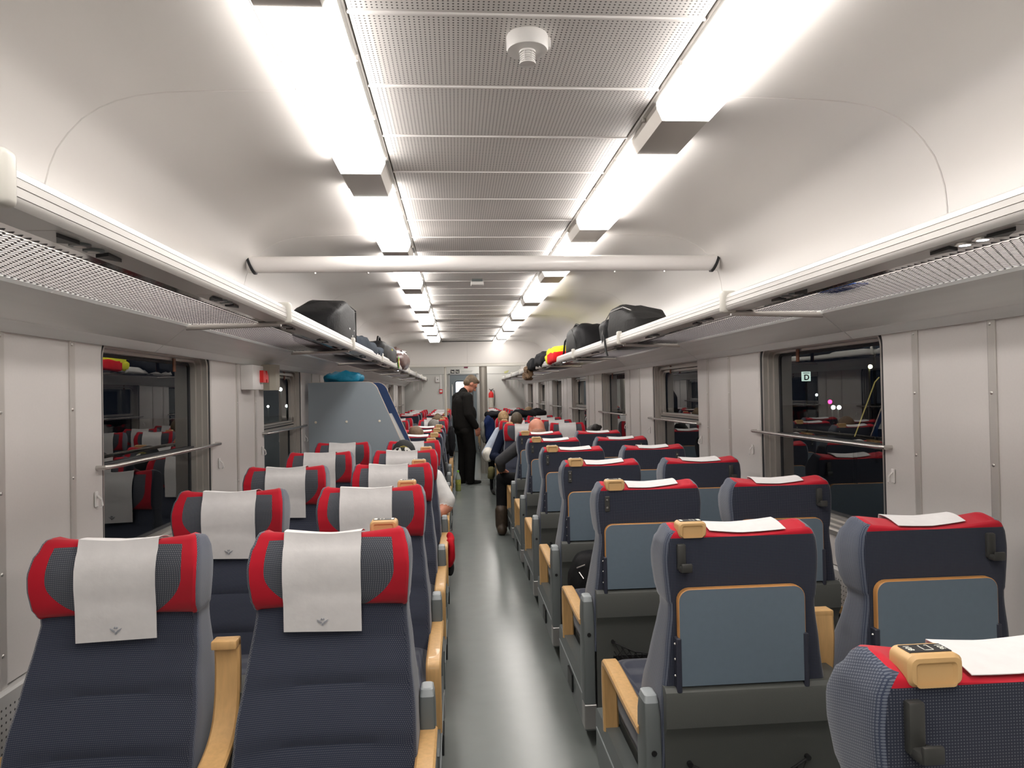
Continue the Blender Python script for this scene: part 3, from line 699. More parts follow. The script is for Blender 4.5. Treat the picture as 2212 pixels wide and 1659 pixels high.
def make_seat(aisle, m, hook, clothseed, numbers=False):
    root = link('train_seat', None)
    mi = m
    if not MESH.get(('b', m)): MESH[('b', m)] = True
    A, B = seat_shapes()
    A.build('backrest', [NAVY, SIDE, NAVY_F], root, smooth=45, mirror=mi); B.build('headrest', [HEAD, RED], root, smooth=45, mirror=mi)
    c = cloth_mesh(clothseed, (-1) ** clothseed * .8, .022 if aisle else 0).build('headrest_cloth', CLOTH, root, smooth=60, mirror=mi)
    c['label'] = 'white paper headrest cloth'
    emblem_mesh(.022 if aisle else 0).build('printed_emblem', EMBLEM, c, smooth=0, mirror=mi)
    # cushion
    q = MB(); rings = []
    for z, i in ((.30, .03), (.315, .008), (.36, .0), (.43, .0), (.452, .012), (.462, .04)):
        rings.append([(x, y, z + (.02 * ((y - .2) / .5) if z > .4 else 0)) for x, y in rrect(-.238 + i, .238 - i, .20 + i, .70 - i * 1.5, .05, 5)])
    q.loft(rings).build('seat_cushion', NAVY_F, root, smooth=50, mirror=mi)
    # rear shell, ledge and recess
    MB().prism([(.12, .652), (-.012, .652), (-.024, .642), (-.027, .630), (-.024, .545), (-.008, .520), (-.003, .50), (-.003, .10), (.12, .10)], 'x', -.232, .290 if aisle else .235).build('back_shell', SHELL, root, mirror=mi, smooth=25)
    q = MB(); nb = 13; x0, x1 = -.165, .170     # magazine net with a sagging hem
    def hem(x): u = (x - x0) / (x1 - x0) * 2 - 1; return .392 + .042 * u * u
    for k in range(-nb, nb * 2):
        for dn in (-1, 1):
            xa = x0 + (k + .5) * (x1 - x0) / nb
            pts = []
            for s in range(9):
                t = s / 8; x = xa + dn * t * .16
                if x0 <= x <= x1: pts.append((x, t))
            for (xa_, ta), (xb_, tb) in zip(pts, pts[1:]):
                za, zb = lerp(.20, hem(xa_), ta), lerp(.20, hem(xb_), tb); g = -.012
                bu = lambda x, t: -.010 - .030 * math.sin(PI * min(1, t * .9)) * (1 - ((x - x0) / (x1 - x0) * 2 - 1) ** 2 * .7)
                q.add([(xa_ - .0022, bu(xa_, ta), za), (xa_ + .0022, bu(xa_, ta), za), (xb_ + .0022, bu(xb_, tb), zb), (xb_ - .0022, bu(xb_, tb), zb)], [(0, 1, 2, 3)])
    net = q.build('magazine_net', NET, root, mirror=mi, smooth=0)
    MB().tube([(x0, -.012, hem(x0) + .006), (lerp(x0, x1, .25), -.026, hem(lerp(x0, x1, .25))), (0, -.034, hem(0)), (lerp(x0, x1, .75), -.026, hem(lerp(x0, x1, .75))), (x1, -.012, hem(x1) + .006)], .0035, 6).lathe([(.008, 0), (.008, -.012)], (x0, -.004, hem(x0) + .006), 10, axis='y').lathe([(.008, 0), (.008, -.012)], (x1, -.004, hem(x1) + .006), 10, axis='y').build('net_cord', BLACK, net, mirror=mi)
    MB().rbox(x0, x1, -.008, -.003, .20, .385, .002, 1).build('pocket_back', BLACK, net, mirror=mi)
    tray_parts(root, mi)
    hx = -.176 if aisle else .160
    if hook == 'hook':
        MB().rbox(hx - .012, hx + .012, -.014, .001, .972, 1.043, .004, 2).rbox(hx - .010, hx + .022, -.034, -.004, .968, .984, .005, 2).rbox(hx - .008, hx + .022, -.037, -.029, .970, .994, .003, 2).build('coat_hook', HOOK, root, mirror=mi)
    else:
        h = MB().rbox(hx - .010, hx + .010, -.005, .001, .972, 1.035, .002, 1).build('hook_plate', HOOK, root, mirror=mi)
        MB().lathe([(.005, 0), (.002, -.004)], (hx, -.005, .988), 8, axis='y').lathe([(.005, 0), (.002, -.004)], (hx, -.005, 1.02), 8, axis='y').build('plate_screws', SCREW, h, mirror=mi)
    # base
    MB().rbox(-.22, .22, .12, .62, .10, .30, .01, 1).build('seat_pan', SHELL, root, mirror=mi)
    MB().rbox(-.20, -.12, .16, .56, .0, .10, .004, 1).rbox(.12, .20, .16, .56, .0, .10, .004, 1).build('pedestal', BLACK, root, mirror=mi)
    if aisle:
        hd = handle_mesh().build('grab_handle', WOOD_TAN, root, mirror=mi, smooth=30)
        pl_ = MB().rbox(-.172, -.111, .006, .034, 1.1015, 1.1032, .0006, 1).build('number_plate', BLACK, hd, mirror=mi)
        if not numbers:
            for b in ((-.170, -.163, .010, .030), (-.122, -.113, .010, .030)): MB().box(*b, 1.103, 1.1036).build('plate_digits', LABELW, hd, mirror=mi, smooth=0)
            MB().loft([[(x, y, 1.1036) for x, y in rrect(-.142 + i, -.130 - i, .010 + i, .030 - i, .002, 2)] for i in (0, .0012)], caps=False).build('plate_icon', LABELW, hd, mirror=mi, smooth=0)
        # aisle side: post, side panel, bentwood armrest
        po = MB().loft([[(x, y, z) for x, y in rrect(-.285 + i, -.238 - i, a_, b_, .008, 3)] for z, i, a_, b_ in ((.08, 0, .0, .10), (.46, 0, .0, .10), (.56, .001, .004, .096), (.600, .003, .015, .088))]).build('armrest_post', POST, root, mirror=mi, smooth=30)
        MB().loft([[(x, y, z) for x, y in rrect(-.285 + i, -.238 - i, a_, b_, .008, 3)] for z, i, a_, b_ in ((.600, .0035, .015, .0875), (.618, .006, .022, .080), (.621, .010, .026, .076))]).build('post_cap', CAP, po, mirror=mi, smooth=30)
        MB().lathe([(.008, 0), (.008, -.003)], (-.262, .0, .47), 10, axis='y').build('post_bolt', BLACK, po, mirror=mi)
        MB().rbox(-.288, -.236, -.004, .055, .085, .185, .003, 1).build('kick_plate', ALUSIDE, po, mirror=mi)
        sd_ = MB().prism([(.09, .08), (.70, .08), (.735, .12), (.735, .27), (.71, .285), (.09, .285)], 'x', -.284, -.236).build('side_panel', POST, root, mirror=mi, smooth=20)
        MB().box(-.287, -.283, .06, .72, .205, .211).build('side_trim', CAP, sd_, mirror=mi, smooth=0)
        MB().rbox(-.292, -.284, .30, .42, .11, .19, .003, 1).build('seat_lever', BLACK, sd_, mirror=mi)
        sweep([(.075, .500), (.20, .498), (.40, .508), (.555, .512), (.575, .500), (.575, .40), (.560, .27)], -.290, -.236, .026).build('aisle_armrest', WOOD, root, mirror=mi, smooth=40)
        # middle armrest folded upright between the backs
        ma = sweep([(.118, .800), (.114, .78), (.110, .72), (.120, .63), (.150, .565), (.215, .525), (.34, .500)], .250, .318, .024).build('middle_armrest', WOOD, root, mirror=mi, smooth=40)
        MB().rbox(.250, .318, .104, .150, .782, .806, .004, 2).build('armrest_lip', WOOD, ma, mirror=mi)
        MB().lathe([(.035, -.026), (.035, .026)], (.265, .16, .49), 16, axis='x').build('armrest_hinge', SHELL, root, mirror=mi)
    else:
        sweep([(.075, .500), (.20, .498), (.40, .508), (.555, .512), (.575, .500), (.575, .40), (.560, .27)], .262, .310, .026).build('wall_armrest', WOOD, root, mirror=mi, smooth=40)
        MB().prism([(.04, .30), (.60, .30), (.60, .27), (.12, .10), (.04, .10)], 'x', .262, .30).build('side_panel', SHELL, root, mirror=mi, smooth=20)
    return root
MESH = {}
protos = {}
def seat(aisle, m, hook, cv):
    k = (aisle, m, hook, cv)
    if k not in protos:
        protos[k] = make_seat(aisle, m, hook, cv); return protos[k]
    return copy_tree(protos[k])
def put(side, kind, rearY, facing, label, group, hook='plate', cv=0):
    aisle = kind == 'aisle'
    cx = {('right', 'aisle'): .585, ('right', 'window'): 1.152, ('left', 'aisle'): -.563, ('left', 'window'): -1.140}[(side, kind)]
    m = 1 if (side == 'right') == (facing == 'away') else -1
    o = seat(aisle, m, hook, cv); o.location = (cx, rearY, 0); o.rotation_euler = (0, 0, 0 if facing == 'away' else PI)
    tag(o, label, 'seat', group); return o
G1, G2 = 'seats along the right wall', 'seats along the left wall'
RA = [.928] + [.967 + .963 * i for i in range(1, 7)]     # right side, backs towards us
for i, y in enumerate(RA):
    w = 'in the bald man\'s row' if i == 6 else '%s row from the bald man' % ORD[5 - i]
    hk = 'hook' if i < 2 else 'plate'
    a_ = put('right', 'aisle', y, 'away', 'right aisle seat seen from behind with wooden grab handle, ' + w, G1, hk, i % 3)
    if i == 0: a_['label'] = 'right aisle seat seen from behind, number plate reading 108 and 106 on its handle'; FIRST = a_
    if i > 0: put('right', 'window', y, 'away', 'right window seat seen from behind with tray table, ' + w, G1, 'hook' if i < 4 else 'plate', (i + 1) % 3)
RT = [8.80, 9.75, 10.70, 11.65]
for i, y in enumerate(RT):
    w = '%s row of those facing the bald man' % ORD[i]
    put('right', 'aisle', y, 'toward', 'right aisle seat showing red headrest front, ' + w, G1, 'plate', i % 3)
    put('right', 'window', y, 'toward', 'right window seat showing red headrest front, ' + w, G1, 'plate', (i + 1) % 3)
LT = [2.15 + .963 * i for i in range(5)]     # left side, fronts towards us
for i, y in enumerate(LT):
    w = '%s row from the grey partition' % ORD[4 - i]
    put('left', 'aisle', y, 'toward', 'left aisle seat showing red headrest front, ' + w, G2, 'plate', i % 3)
    put('left', 'window', y, 'toward', 'left window seat showing red headrest front, ' + w, G2, 'plate', (i + 1) % 3)
for i, y in enumerate([6.78, 7.66, 8.54]):
    w = '%s row behind the grey partition' % ORD[i]
    put('left', 'aisle', y, 'away', 'left aisle seat seen from behind, ' + w, G2, 'plate', i % 3)
    put('left', 'window', y, 'away', 'left window seat seen from behind, ' + w, G2, 'plate', (i + 1) % 3)
for i, y in enumerate([10.70, 11.65]):
    w = '%s of two rows beside the standing man' % ORD[i]
    put('left', 'aisle', y, 'toward', 'left aisle seat showing red headrest front, ' + w, G2, 'plate', i % 3)
    put('left', 'window', y, 'toward', 'left window seat showing red headrest front, ' + w, G2, 'plate', (i + 1) % 3)
for side, G in (('left', G2), ('right', G1)):
    for i, y in enumerate([13.45, 14.35]):
        for kd in ('aisle', 'window'): put(side, kd, y, 'away', '%s %s seat seen from behind, %s row past the round pillar' % (side, kd, ORD[i]), G, 'plate', i)
    for i, y in enumerate([15.9, 16.8, 17.68]):
        for kd in ('aisle', 'window'): put(side, kd, y, 'toward', '%s %s seat with its front showing, %s row from the end wall' % (side, kd, ORD[2 - i]), G, 'plate', i)
# numbers on the nearest handle: read from the far side, so upside down from here
for ch in FIRST.children:
    if ch.name.startswith('grab_handle'):
        for g in list(ch.children):
            if g.name.startswith(('plate_digits', 'plate_icon')): bpy.data.objects.remove(g)
        def txt(s, x, y):
            cu = bpy.data.curves.new('number', 'FONT'); cu.body = s; cu.size = .0125; cu.align_x = 'CENTER'; cu.align_y = 'CENTER'; cu.extrude = .0002; cu.materials.append(LABELW)
            t_ = link('tmp_text', cu); dg = bpy.context.evaluated_depsgraph_get(); me_ = bpy.data.meshes.new_from_object(t_.evaluated_get(dg)); bpy.data.objects.remove(t_)
            o = link('plate_number', me_, ch, (x, y, 1.1036)); o.rotation_euler = (0, 0, -PI / 2)
        txt('108', -.165, .020); txt('106', -.119, .020)
        q = MB()
        for b in ((-.147, -.146, .011, .029), (-.134, -.133, .011, .029), (-.147, -.133, .011, .012), (-.147, -.144, .028, .029), (-.137, -.133, .028, .029)): q.box(*b, 1.103, 1.1037)
        q.build('plate_icon', LABELW, ch, smooth=0)
# ================================================================== PEOPLE
import numpy as np
def V(*a): return np.array(a, float)
def person(name, label, prims, mats, loc, rz, voxel=.010, smooth_it=4):
    """prims: ('cap', p0, r0, p1, r1, region) or ('ell', centre, radii, rotation 3x3, region); one continuous skin"""
    vs, fs = [], []
    def add(v, f_):
        o = len(vs); vs.extend(v); fs.extend([tuple(i + o for i in q) for q in f_])
    bm = bmesh.new(); bmesh.ops.create_icosphere(bm, subdivisions=3, radius=1); bm.verts.index_update()
    sv = np.array([v.co[:] for v in bm.verts]); sf = [[v.index for v in q.verts] for q in bm.faces]; bm.free()
    for p in prims:
        if p[0] == 'cap':
            _, a, ra, b, rb, _ = p; a, b = V(*a), V(*b); d = b - a; L = np.linalg.norm(d) + 1e-9; z = d / L
            x = np.cross(z, V(0, 0, 1) if abs(z[2]) < .9 else V(0, 1, 0)); x /= np.linalg.norm(x); y = np.cross(z, x)
            M = np.stack([x, y, z], 1); t = (sv[:, 2:3] > 0).astype(float); w = sv @ M.T
            add((a + w * ra) * (1 - t) + (b + w * rb) * t, sf)
        else:
            _, c, r, R, _ = p; add(V(*c) + (sv * V(*r)) @ np.array(R).T, sf)
    me = bpy.data.meshes.new(name); me.from_pydata([tuple(v) for v in vs], [], fs)
    tmp = bpy.data.objects.new('tmp_body', me); COL.objects.link(tmp)
    md = tmp.modifiers.new('r', 'REMESH'); md.mode = 'VOXEL'; md.voxel_size = voxel
    ms = tmp.modifiers.new('s', 'SMOOTH'); ms.factor = .5; ms.iterations = smooth_it
    dg = bpy.context.evaluated_depsgraph_get(); out = bpy.data.meshes.new_from_object(tmp.evaluated_get(dg)); bpy.data.objects.remove(tmp)
    n = len(out.polygons); c = np.empty(n * 3); out.polygons.foreach_get('center', c); c = c.reshape(-1, 3)
    best = np.full(n, 1e9); reg = np.zeros(n, int)
    for p in prims:
        if p[0] == 'cap':
            _, a, ra, b, rb, g = p; a, b = V(*a), V(*b); d = b - a
            t = np.clip(((c - a) @ d) / (d @ d + 1e-12), 0, 1); dist = np.linalg.norm(c - a - t[:, None] * d, axis=1) - (ra + (rb - ra) * t)
        else:
            _, ce, r, R, g = p; q = ((c - V(*ce)) @ np.array(R)) / V(*r); k = np.linalg.norm(q, axis=1); dist = (k - 1) * min(r)
        m_ = dist < best; best[m_] = dist[m_]; reg[m_] = g
    out.materials.clear()
    for m in mats: out.materials.append(m)
    out.polygons.foreach_set('material_index', reg); out.polygons.foreach_set('use_smooth', [True] * n); out.name = name
    o = link(name, out, None, loc); o.rotation_euler = (0, 0, rz); return tag(o, label, 'person')
I3 = np.eye(3)
def rot(pitch=0, yaw=0, roll=0):             # pitch > 0 bows a head that looks along +y
    cp, sp_ = math.cos(-pitch), math.sin(-pitch); cy, sy = math.cos(yaw), math.sin(yaw); cr, sr = math.cos(roll), math.sin(roll)
    Rx = np.array([[1, 0, 0], [0, cp, -sp_], [0, sp_, cp]]); Rz = np.array([[cy, -sy, 0], [sy, cy, 0], [0, 0, 1]]); Ry = np.array([[cr, 0, sr], [0, 1, 0], [-sr, 0, cr]])
    return Rz @ Rx @ Ry
SK, HR, TP, PT, SH, EY = 0, 1, 2, 3, 4, 5    # regions: skin, hair, top, trousers, shoes, eyes
def head(c, R, hair='short', k=1.0):
    c = V(*c); P = lambda x, y, z: tuple(c + R @ (V(x, y, z) * k)); E = lambda x, y, z, rx, ry, rz, g: ('ell', P(x, y, z), (rx * k, ry * k, rz * k), R, g)
    q = [E(0, -.005, .018, .076, .097, .098, SK), E(0, .028, -.055, .056, .066, .062, SK), E(0, .066, -.082, .030, .028, .026, SK),
         ('cap', P(0, .092, .008), .010 * k, P(0, .112, -.030), .015 * k, SK), E(-.076, -.005, -.012, .010, .020, .031, SK), E(.076, -.005, -.012, .010, .020, .031, SK),
         E(0, .082, .022, .058, .016, .014, SK), E(0, .086, -.060, .025, .012, .007, SK),
         E(-.031, .088, .003, .011, .008, .007, EY), E(.031, .088, .003, .011, .008, .007, EY)]
    if hair == 'short': q += [E(0, -.018, .036, .081, .099, .094, HR), E(0, -.052, -.020, .072, .060, .062, HR), E(0, .040, .088, .060, .052, .030, HR)]
    if hair == 'bald': q += [E(0, -.046, -.022, .0735, .058, .045, HR)]
    if hair == 'long': q += [E(0, -.018, .034, .087, .106, .098, HR), E(0, -.052, -.050, .085, .062, .105, HR), E(-.072, .0, -.05, .022, .055, .09, HR), E(.072, .0, -.05, .022, .055, .09, HR)]
    if hair == 'crew': q += [E(0, -.014, .034, .079, .097, .088, HR), E(0, -.052, -.015, .070, .055, .050, HR)]
    if hair == 'curly': q += [E(.05 * math.cos(a), -.02 + .06 * math.sin(a), .06 + .03 * math.sin(3 * a), .045, .045, .05, HR) for a in [k_ * PI / 4 for k_ in range(8)]] + [E(0, -.015, .05, .085, .10, .085, HR)]
    if hair == 'bun': q += [E(0, -.018, .034, .082, .10, .094, HR), E(0, -.050, -.020, .074, .060, .062, HR), E(.03, -.11, .075, .042, .040, .040, HR), E(.075, -.09, .085, .02, .02, .025, HR)]
    return q
def hand(w, d, up, out_, curl=.6, k=1.0, thumb=1):
    """wrist w, direction d of the palm, up = back of the hand, out_ = towards the thumb"""
    w, d, u, o = [V(*x) for x in (w, d, up, out_)]; d /= np.linalg.norm(d); u /= np.linalg.norm(u); o = o / np.linalg.norm(o); q = []
    q.append(('cap', tuple(w), .026 * k, tuple(w + d * .03 * k), .026 * k, SK))
    for i, L in enumerate((.070, .078, .073, .058)):
        base = w + d * .075 * k + o * (.030 - .020 * i) * k
        q.append(('cap', tuple(w + d * .02 * k + o * (.018 - .012 * i) * k), .014 * k, tuple(base), .0115 * k, SK))
        a = base + (d * math.cos(curl * .6) - u * math.sin(curl * .6)) * L * .5 * k; b = a + (d * math.cos(curl * 1.5) - u * math.sin(curl * 1.5)) * L * .5 * k
        q += [('cap', tuple(base), .0105 * k, tuple(a), .0095 * k, SK), ('cap', tuple(a), .0095 * k, tuple(b), .0078 * k, SK)]
    t0 = w + d * .022 * k + o * .024 * k; t1 = t0 + (d * .6 + o * .75 - u * .2) * .038 * k; t2 = t1 + (d * .9 + o * .25 - u * .3) * .032 * k
    return q + [('cap', tuple(t0), .013 * k, tuple(t1), .011 * k, SK), ('cap', tuple(t1), .011 * k, tuple(t2), .009 * k, SK)]
def limb(pts, g): return [('cap', a[:3], a[3], b[:3], b[3], g) for a, b in zip(pts, pts[1:])]
SKIN = mat('skin_fair', (.56, .27, .185), .5, vary=.08, vscale=30)
SKIN_PINK = mat('skin_ruddy', (.60, .25, .16), .5, vary=.08, vscale=30)
EYE = mat('eye_dark', (.03, .02, .015), .3)
def cloth(n, c, b=.25): return mat(n, c, .9, spec=.1, bump=b, bscale=22, vary=.12, vscale=14)
def hairm(n, c): return mat(n, c, .6, bump=.5, bscale=140, vary=.35, vscale=60, aniso=(1, 1, .3))

# --- the standing man in the aisle, turned to the right-hand seats, looking down
q = []
q += limb([(-.09, 0, .92, .118), (-.10, .02, .52, .090), (-.105, -.01, .12, .074), (-.105, -.01, .055, .074)], PT)
q += limb([(.09, .0, .92, .118), (.105, .05, .52, .092), (.11, .03, .12, .075), (.11, .03, .06, .075)], PT)
for x, y in ((-.105, .0), (.11, .04)):
    q += [('cap', (x, y - .055, .038), .036, (x, y + .08, .032), .036, SH), ('cap', (x, y + .08, .032), .036, (x, y + .165, .026), .027, SH)]
q += [('ell', (0, -.01, .93), (.18, .14, .14), I3, PT), ('ell', (0, -.01, 1.02), (.212, .172, .21), I3, TP), ('ell', (0, -.03, 1.28), (.212, .150, .21), I3, TP),
      ('ell', (0, .03, 1.12), (.200, .168, .20), I3, TP), ('cap', (-.045, -.025, 1.30), .158, (-.045, -.02, .98), .162, TP), ('cap', (.045, -.025, 1.30), .158, (.045, -.02, .98), .162, TP), ('cap', (-.16, -.035, 1.415), .082, (.16, -.035, 1.415), .082, TP), ('cap', (-.10, -.03, .87), .105, (.10, -.03, .87), .105, TP),
      ('cap', (0, -.02, 1.45), .066, (0, .045, 1.545), .058, SK), ('cap', (0, -.035, 1.445), .084, (0, -.005, 1.495), .074, TP)]
q += limb([(.215, -.03, 1.40, .082), (.268, -.055, 1.14, .068), (.245, .08, .945, .054)], TP)
q += limb([(-.215, -.03, 1.40, .082), (-.268, -.04, 1.14, .068), (-.235, .10, .96, .054)], TP)
q += hand((.242, .095, .925), (0, .30, -.95), (1, .1, .1), (0, .95, .3), .5, 1.1)
q += hand((-.23, .115, .94), (.25, .30, -.92), (-1, .1, .1), (.1, .95, .3), .5, 1.1)
q += head((0, .125, 1.625), rot(.75, -.10), 'short', 1.12)
person('person', 'man standing in the aisle in black suit, looking down to his right', q,
       [SKIN_PINK, hairm('hair_greying_brown', (.13, .088, .052)), cloth('suit_black', (.016, .015, .014)), cloth('trousers_black', (.010, .0095, .009)), mat('shoe_black_gloss', (.02, .02, .02), .2), EYE], (-.085, 11.60, 0), -PI / 2 + .42, .0075)

# --- seated passengers: local frame of the seat (facing +y, back plane y = 0)
def seated(label, cx, rear, facing, mats, hd=(0, .27, 1.09), hp=0.2, hy=0.0, hair='short', drop=0.0, lean=0.0, arms=None, legs=None, voxel=.012, bulk=1.0):
    dz = -drop; q = []
    q += [('ell', (0, .37, .575), (.168 * bulk, .135, .115), I3, PT), ('ell', (lean * .3, .325, .70 + dz * .4), (.158 * bulk, .115, .15), I3, TP),
          ('ell', (lean * .7, .285, .86 + dz), (.170 * bulk, .112, .15), I3, TP), ('cap', (-.13 + lean, .270, .945 + dz), .066, (.13 + lean, .270, .945 + dz), .066, TP)]
    h = V(*hd); q += [('cap', (lean, .265, .97 + dz), .056, tuple(h + V(0, -.02, -.06)), .050, SK), ('cap', (lean, .265, .955 + dz), .070, (lean * 1.0, .268, .99 + dz), .062, TP)]
    q += head(hd, rot(hp, hy), hair)
    arms = arms or {}
    for s_ in (-1, 1):
        if s_ in arms: q += arms[s_]
        else:
            q += limb([(s_ * .165 + lean, .27, .94 + dz, .060), (s_ * .205, .36, .70 + dz * .5, .048), (s_ * .10, .52, .625, .038)], TP) + hand((s_ * .09, .54, .622), (-s_ * .5, .8, 0), (0, .1, 1), (-s_ * .6, .6, 0), .5)
    legs = legs or {}
    for s_ in (-1, 1):
        if s_ in legs: q += legs[s_]
        else:
            q += limb([(s_ * .09, .40, .56, .085), (s_ * .11, .74, .535, .064), (s_ * .11, .77, .16, .046), (s_ * .11, .77, .09, .046)], PT)
            q += [('cap', (s_ * .11, .73, .045), .038, (s_ * .11, .90, .034), .030, SH)]
    return person('person', label, q, mats, (cx, rear, 0), 0 if facing == 'away' else PI, voxel)
JEANS = cloth('trousers_charcoal', (.012, .012, .013)); BOOT = mat('boot_brown_leather', (.055, .036, .022), .55, vary=.3, vscale=30); SHOE = mat('shoe_dark', (.02, .02, .02), .5)
grey = cloth('jumper_grey', (.075, .075, .08))
arm = limb([(-.185, .25, .935, .064), (-.365, .37, .785, .056), (-.345, .535, .695, .044)], TP) + hand((-.342, .555, .684), (.16, .75, -.35), (0, .35, 1), (.9, -.3, 0), .6, 1.08)
leg = limb([(-.10, .42, .57, .085), (-.325, .675, .575, .068), (-.340, .66, .30, .058), (-.345, .645, .20, .052)], PT) + [('cap', (-.345, .635, .24), .070, (-.345, .635, .10), .066, SH), ('cap', (-.345, .58, .056), .054, (-.35, .76, .050), .048, SH)]
seated('bald man in grey jumper with one leg and brown boot out in the aisle', .585, RA[6], 'away', [SKIN_PINK, mat('stubble', (.40, .20, .14), .6, vary=.2, vscale=80), grey, JEANS, BOOT, EYE], (-.005, .255, 1.092), .22, .40, 'bald', 0, 0, {-1: arm}, {-1: leg}, .0085)
seated('passenger with dark hair tied up in the window seat beside the bald man', 1.152, RA[6], 'away', [SKIN, hairm('hair_near_black', (.012, .009, .008)), cloth('top_dark', (.02, .02, .022)), JEANS, SHOE, EYE], (.0, .27, 1.000), .35, -.3, 'bun', .08)
navy = cloth('jumper_navy', (.010, .014, .032))
arm = limb([(.185, .26, .92, .064), (.315, .36, .63, .060), (.22, .56, .62, .046)], TP) + hand((.19, .58, .62), (-.7, .6, 0), (0, .1, 1), (-.3, .9, 0), .6)
seated('passenger in navy jumper with short brown hair bowed forward, elbow over the aisle', .585, RT[1], 'toward', [SKIN_PINK, hairm('hair_brown', (.085, .060, .036)), navy, JEANS, SHOE, EYE], (.0, .33, 1.090), 1.2, 0, 'crew', .02, .02, {1: arm}, None, .0095)
arm = limb([(.185, .26, .90, .066), (.385, .38, .59, .062), (.32, .48, .58, .058)], TP) + limb([(.32, .48, .58, .046), (.20, .56, .60, .038)], SK) + hand((.18, .575, .60), (-.7, .6, 0), (0, .1, 1), (-.3, .9, 0), .6)
leg = limb([(.10, .42, .56, .085), (.30, .60, .53, .066), (.28, .36, .16, .050), (.28, .33, .08, .05)], PT) + [('cap', (.28, .28, .045), .042, (.27, .46, .036), .034, SH)]
seated('fair-haired passenger in pale blue shirt with elbow and leg out by the aisle', .585, RT[2], 'toward', [SKIN_PINK, hairm('hair_sandy', (.36, .22, .10)), cloth('shirt_pale_blue', (.46, .52, .62)), JEANS, SHOE, EYE], (.115, .34, 1.075), .8, .1, 'short', .03, 0, {1: arm}, {1: leg})
seated('light brown haired passenger in right window seat past the round pillar', 1.152, 13.45, 'away', [SKIN, hairm('hair_light_brown', (.24, .15, .07)), cloth('top_black', (.012, .012, .013)), JEANS, SHOE, EYE], (.02, .27, 1.06), .1, .4, 'long', .04)
# left side
tee = cloth('tee_white', (.78, .77, .75), .15)
arm = limb([(-.175, .30, .80, .072), (-.235, .33, .665, .078), (-.255, .34, .628, .080)], TP) + limb([(-.235, .33, .66, .054), (-.268, .345, .575, .049), (-.200, .48, .545, .042), (-.13, .56, .56, .034)], SK) + hand((-.11, .58, .565), (.6, .7, 0), (0, .1, 1), (.5, .6, 0), .6)
capman = seated('slumped passenger in white t-shirt wearing a black cap, before the partition', -.563, LT[4], 'toward', [SKIN_PINK, hairm('hair_short_black', (.02, .015, .012)), tee, JEANS, SHOE, EYE], (.06, .36, .985), .75, 0, 'crew', .16, 0, {-1: arm}, None, .0095)
HC, HRm = V(.06, .36, .985), rot(.75, 0)
def headpt(x, y, z): return tuple(HC + HRm @ V(x, y, z))
cap_ = MB(); rings = []
for i in range(9):
    a = i / 8 * PI * .5; rr = math.cos(a); rings.append([headpt(.092 * rr * math.cos(t), -.008 + .112 * rr * math.sin(t), .030 + .096 * math.sin(a)) for t in [2 * PI * k / 28 for k in range(28)]])
cap_.loft(rings)
bc = cap_.build('knit_cap', mat('cap_black', (.012, .012, .013), .8), capman)
for nm, col, pts in (('cap_print', (.72, .70, .66), [[(-.062, .30), (-.040, .62), (-.015, .66), (-.012, .40), (-.030, .12), (-.055, .10)], [(.010, .30), (.020, .62), (.050, .70), (.075, .50), (.070, .20), (.040, .16)]]),
                     ('cap_print', (.62, .50, .05), [[(-.035, .66), (-.005, .80), (.025, .72), (.0, .64)]])):
    mm = MB()
    for poly in pts:
        o_, i_ = [], []
        for x, a in poly:
            A = (.52 + .5 * a) * PI * .5
            for lst, s_ in ((o_, 1.02), (i_, .97)): lst.append(headpt(x * s_, -.008 + .112 * math.sqrt(max(0, 1 - (x / .092) ** 2)) * math.cos(A) * s_, .030 + .096 * math.sin(A) * math.sqrt(max(.05, 1 - (x / .1) ** 2)) * s_))
        mm.loft([i_, o_])
    mm.build(nm, mat('cap_print_%d' % int(col[2] * 100), col, .6), bc, smooth=0)
seated('man with cropped brown hair in the first seat behind the grey partition', -.563, 6.78, 'away', [SKIN, hairm('hair_cropped', (.17, .105, .06)), cloth('top_grey2', (.05, .05, .055)), JEANS, SHOE, EYE], (-.045, .27, 1.040), .1, 0, 'crew', .05)
seated('grey-haired passenger slumped in the left aisle seat by the standing man', -.563, 10.70, 'toward', [SKIN, hairm('hair_grey', (.22, .20, .18)), cloth('top_black2', (.014, .014, .015)), JEANS, SHOE, EYE], (-.015, .33, .968), .6, .2, 'long', .12)
seated('curly brown-haired passenger in left aisle seat behind the grey-haired one', -.563, 11.65, 'toward', [SKIN, hairm('hair_curly', (.13, .08, .035)), cloth('top_black3', (.014, .014, .015)), JEANS, SHOE, EYE], (-.05, .33, 1.00), .5, 0, 'curly', .10)
# ================================================================== LUGGAGE AND LOOSE THINGS
def soft(cx, cy, cz, hx, hy, hz, e=.45, amp=.01, seed=0, taper=None, nu=32, nv=18, fs=9.0):
    m = MB(); rings = []; sp = lambda v, p: math.copysign(abs(v) ** p, v)
    for j in range(nv + 1):
        a = -PI / 2 + PI * j / nv; ring = []
        for i in range(nu):
            b = 2 * PI * i / nu; x, y, z = sp(math.cos(a), e) * sp(math.cos(b), e), sp(math.cos(a), e) * sp(math.sin(b), e), sp(math.sin(a), e)
            if taper: x, y, z = taper(x, y, z)
            p = Vector((cx + x * hx, cy + y * hy, cz + z * hz)); n_ = noise.noise_vector((p + Vector((seed * 3.1, seed, 0))) * fs) * amp
            q_ = p + n_; q_.z = max(q_.z, cz - hz); ring.append(tuple(q_))
        rings.append(ring)
    return m.loft(rings, caps=False)
ZR = 1.797                                   # top of the mesh shelf
bagblack = mat('nylon_black', (.010, .010, .011), .6, spec=.18, bump=.2, bscale=60, vary=.08, vscale=8)
